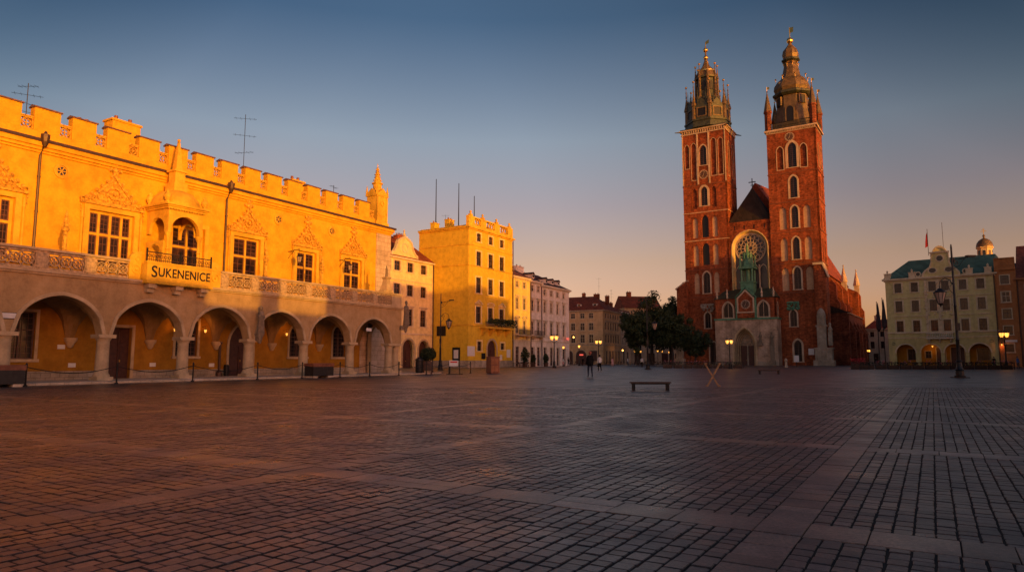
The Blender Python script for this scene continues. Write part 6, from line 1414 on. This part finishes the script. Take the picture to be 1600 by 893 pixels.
spots = [('by the brown corner house', [(r_*1.0+852, 150+8*(i%3)) for i, r_ in enumerate(range(0, 110, 9))]), ('under the dark trees', [(975+10*i, 172-4*(i % 3)) for i in range(9)]), ('behind the railing of the olive house', [(1352+15*i, 98+3*(i % 2)) for i in range(12)]), ('before the yellow lit house', [(803+9*i, 119+1.3*i) for i in range(4)])]
for where, L in spots:
    for px, d in L:
        x, y = at(px, d); o = put('cafe_table', tm, None, (x, y, 0)); tag(o, 'small dark cafe table ' + where, 'table', 'cafe tables ' + where)
        for a in (0, 1):
            an = rnd.uniform(0, 2*PI); c = put('cafe_chair', chm, None, (x+.75*math.cos(an+a*PI), y+.75*math.sin(an+a*PI), 0)); c.rotation_euler = (0,0,an+a*PI-PI/2); tag(c, 'dark cafe chair ' + where, 'chair', 'cafe chairs ' + where)
# red flower tub by the church corner, folded flags
t = thing('flower_tub', 'tub of red flowers beside the church corner', 'plant', (*at(1340, 97), 0)); mb = MB(); mb.boxc(0,0,0,1.5,.6,.8); mb.build('tub', M['wood'], t); mb = MB(); leafpatch(mb, -.9,.9,-.4,.4,.7,1.5,260,.14,rnd); mb.build('blossom', M['redfl'], t)
for px, d, h, lab in ((1374.5,120,11.4,'left of two flagpoles with dark furled flag by the olive house'),(1383.5,115,11.6,'right of two flagpoles with dark furled flag by the olive house')):
    x, y = at(px, d); t = thing('flagpole', lab, 'flagpole', (x, y, 0), 0, 'flagpoles'); mb = MB(); mb.tube([(0,0,0),(0,0,h)], [.09,.05], 8); mb.ball((0,0,h), .09, 6, 4); mb.build('pole', M['iron'], t)
    mb = MB(); n = 8
    for j in range(n):
        z0 = h-.2-4.6*j/n; z1 = h-.2-4.6*(j+1)/n
    mb.lathe([(.05,h-.15),(.16,h-1.0),(.3,h-2.6),(.42,h-4.0),(.36,h-4.8),(.1,h-5.2)], .18, 0, 9); mb.build('flag', M['darkcloth'], t)
for px, d, lab, w_, h_ in ((1244.5,128,'white placard on a post before the right church tower',.9,1.2),):
    x, y = at(px, d); t = thing('placard', lab, 'sign', (x, y, 0)); mb = MB(); mb.box(-.04,-.04,0,.04,.04,1.0); mb.build('post', M['iron'], t); mb = MB(); mb.box(-w_/2,-.08,.9,w_/2,-.042,.9+h_); mb.build('board', M['white'], t)
t = thing('bollard', 'pale stone bollard on the paving before the church porch', 'bollard', (*at(1228, 118), 0)); mb = MB(); mb.lathe([(.32,0),(.3,.15),(.22,.2),(.2,1.0),(.28,1.1),(.25,1.3),(.1,1.5),(.03,1.55)], 0, 0, 10); mb.build('bollard_body', M['trim'], t)
# ------------------------------------------------------------------ people
def person(label, px, d, face, top, legs, hairm='hair', h=1.76, stride=.18, pose='walk', skirt=False, hood=None):
    x, y = at(px, d); t = thing('person', label, 'person', (x, y, .015), face, None)
    k = h/1.78; s = stride
    V = [(0,0,.95),(0,0,1.1),(0,0,1.3),(0,-.01,1.45),(0,-.01,1.53),(0,-.02,1.62),(0,-.02,1.72)]
    rad = [(.15,.115),(.14,.105),(.175,.12),(.13,.085),(.055,.055),(.085,.095),(.07,.085)]
    E = [(i,i+1) for i in range(6)]
    def chain(root, pts, rs):
        p = root
        for q, r in zip(pts, rs): V.append(q); rad.append((r, r)); E.append((p, len(V)-1)); p = len(V)-1
    chain(0, [(.1,0,.86),(.105,-s*.55-.03,.48),(.105,-s*.9,.09),(.105,-s*.9-.17,.04)], [.1,.07,.045,.035])
    chain(0, [(-.1,0,.86),(-.105,s*.4-.03,.49),(-.105,s*1.1,.12),(-.105,s*1.1-.15,.04)], [.1,.07,.045,.035])
    aw = .28
    chain(3, [(.19,0,1.42),(.25,s*.5,1.14),(.26,s*.4-.12,.9),(.25,s*.3-.17,.78)], [.068,.052,.04,.036])
    chain(3, [(-.19,0,1.42),(-.25,-s*.5,1.14),(-.26,-s*.6-.1,.91),(-.25,-s*.6-.16,.79)], [.068,.052,.04,.036])
    me = bpy.data.meshes.new('person_body'); me.from_pydata([(a*k, b*k, c*k) for a, b, c in V], E, []); o = bpy.data.objects.new('tmp_body', me); COL.objects.link(o)
    sm_ = o.modifiers.new('Skin', 'SKIN'); ly = me.skin_vertices[0]
    for i, r in enumerate(rad): ly.data[i].radius = (r[0]*k, r[1]*k); ly.data[i].use_root = (i == 0)
    sb = o.modifiers.new('Sub', 'SUBSURF'); sb.levels = 1; sb.render_levels = 1
    dg = bpy.context.evaluated_depsgraph_get(); m2 = bpy.data.meshes.new_from_object(o.evaluated_get(dg)); bpy.data.objects.remove(o); m2.name = 'body'
    m2.materials.clear()
    for q in (top, legs, 'skin', 'shoe'): m2.materials.append(M[q])
    for p in m2.polygons:
        c = p.center/k; arm = abs(c.x) > .2
        if c.z > 1.52: i = 2
        elif c.z < .1: i = 3
        elif arm and c.z < .86 and c.z > .7: i = 2
        elif arm and c.z > .7: i = 0
        else: i = 0 if c.z > .93 else 1
        p.material_index = i; p.use_smooth = True
    b = put('body', m2, t)
    hm = MB(); hm.ball((0,.005*k,1.685*k), .112*k, 10, 7, 1.1); hm.ball((0,.03*k,1.64*k), .105*k, 8, 6)
    hm.build('hair', M[hairm], b, 60)
    fm2 = MB(); fm2.ball((0,-.118*k,1.635*k), .02*k, 6, 4)
    for sx in (-1, 1): fm2.ball((sx*.035*k,-.103*k,1.67*k), .012*k, 5, 3); fm2.ball((sx*.095*k,-.01*k,1.64*k), .026*k, 6, 4)
    fm2.build('face', M['skin'], b)
    if skirt: q = MB(); q.lathe([(.16*k,1.0*k),(.2*k,.8*k),(.27*k,.45*k)], 0, 0, 12); q.build('skirt', M[legs], b, 60)
    if hood: q = MB(); q.lathe([(.24*k,.82*k),(.23*k,1.0*k),(.25*k,1.3*k),(.2*k,1.46*k),(.1*k,1.52*k)], 0, 0, 12); q.build('coat', M[hood], b, 60)
    return t
person('walking person in black jacket and dark jeans with reddish cap, nearest on the square', 922, 50.0, PI+.15, 'jacket', 'jeans', 'hairred', 1.86, .16, hood='jacket')
person('person in white t-shirt and dark trousers walking away, right of the nearest walker', 937, 75, PI+.3, 'shirtw', 'jacket', 'hair', 1.8, .14)
person('person in pale pink clothes standing before the brown house', 957, 128, .4, 'shirtp', 'shirtp', 'hair', 1.7, .08, skirt=True)
person('person in white top walking under the dark trees', 1003, 118, 2.6, 'shirtw', 'jacket', 'hair', 1.75, .16)
person('person in white shirt far off by the grey-tan house', 981, 150, 1.2, 'shirtw', 'jeans', 'hair', 1.75, .1)
person('person in blue jacket standing before the russet house at right', 1590, 100, .3, 'blue', 'jeans', 'hair', 1.75, .06)
person('person in dark clothes left of the lit lamp before the orange house', 1553, 103, -.5, 'jacket', 'jeans', 'hair', 1.72, .1)
person('person in grey dress by the lamp of the wide pale house', 880, 135, 2.0, 'shirtw', 'shirtp', 'hair', 1.68, .08, skirt=True)
person('person in dark coat among cafe tables of the wide pale house', 888, 138, .8, 'jacket', 'jeans', 'hair', 1.76, .08)
person('person in black standing by the door of the brown corner house', 910.5, 146, 2.2, 'jacket', 'jacket', 'hair', 1.78, .1)
person('person in dark clothes walking near the two flagpoles', 1368, 122, 1.4, 'jacket', 'jeans', 'hair', 1.75, .16)
# ------------------------------------------------------------------ unseen houses behind and right of the camera, shaped to cast the square's shade
SX, SY = math.sin(R(SUN_HEAD)), math.cos(R(SUN_HEAD)); QX, QY = -SY, SX
def shade_house(p0, p1, t, h, roof, lab, mat='tan', d=13):
    W_ = p1-p0; r = thing('town_house', lab, 'house', (p1*QX + t*SX, p1*QY + t*SY, 0), R(180-SUN_HEAD+90+90-0) if 0 else math.atan2(-QY, -QX), 'unseen houses added for their shade')
    F = Face(r); n = max(1, int(W_/3.2)); xs = [W_*(k+.5)/n for k in range(n)]; zr = []; z = 5.2
    while z + 2.6 < h: zr.append((z, z+2.0)); z += 3.5
    hs = rows(xs, zr, min(1.3, W_/n*.5)); gd = [hole(x, 0, min(1.7, W_/n*.6), 3.2) for x in xs]
    mb = MB(); F.panel(mb, 0, W_, 0, h, hs+gd); mb.build('wall', M[mat], r); shell(r, mat, W_, d, h)
    for o in hs: window(F, o, 2, (.6,), 'framew', 'pane', .15, 'pale')
    for o in gd: doorp(F, o, 'door', .2)
    mb = MB(); mb.box(-.05,-.3,h-.4,W_+.05,.02,h-.1); mb.build('cornice', M[mat], r)
    if roof: roof_gable(r, 0, W_, .35, d-.35, h+.01, h+roof, 'tile_brown', .0)
    return r
SH = [(-60,-22,25,11,0),(-22,2.9,25,10.6,0),(2.9,9.6,25,9.6,0),(9.6,13.4,25,8.5,0),(13.4,14.9,25,10.9,0),(14.9,19.0,25,8.5,0),(19.0,34,25,10.9,0),(34,47,30,11.5,0),
      (47,55,45,20.8,0),(55,60,45,20.3,0),(60,65.5,45,21.0,0),(65.5,72,45,19.6,0),(72,76,45,17.0,0),(76,80.6,45,15.2,0),(80.6,100,-12,27,0),(100,118,-15,29,0),(118,135,-18,30,0),(135,144,-20,29.2,0),(144,158,-22,24.6,0),(158,186,-24,20,0),(186,215,-24,15.5,0)]
for k, (p0, p1, t_, h_, rf_) in enumerate(SH):
    shade_house(p0, p1, t_, h_, rf_, 'house number ' + str(k+1) + ' among the unseen houses added for their shade' if 0 else 'unseen flat-fronted house added beyond the view, shaped for the shade it casts', ('tan','cream','pale','tang')[k % 4])
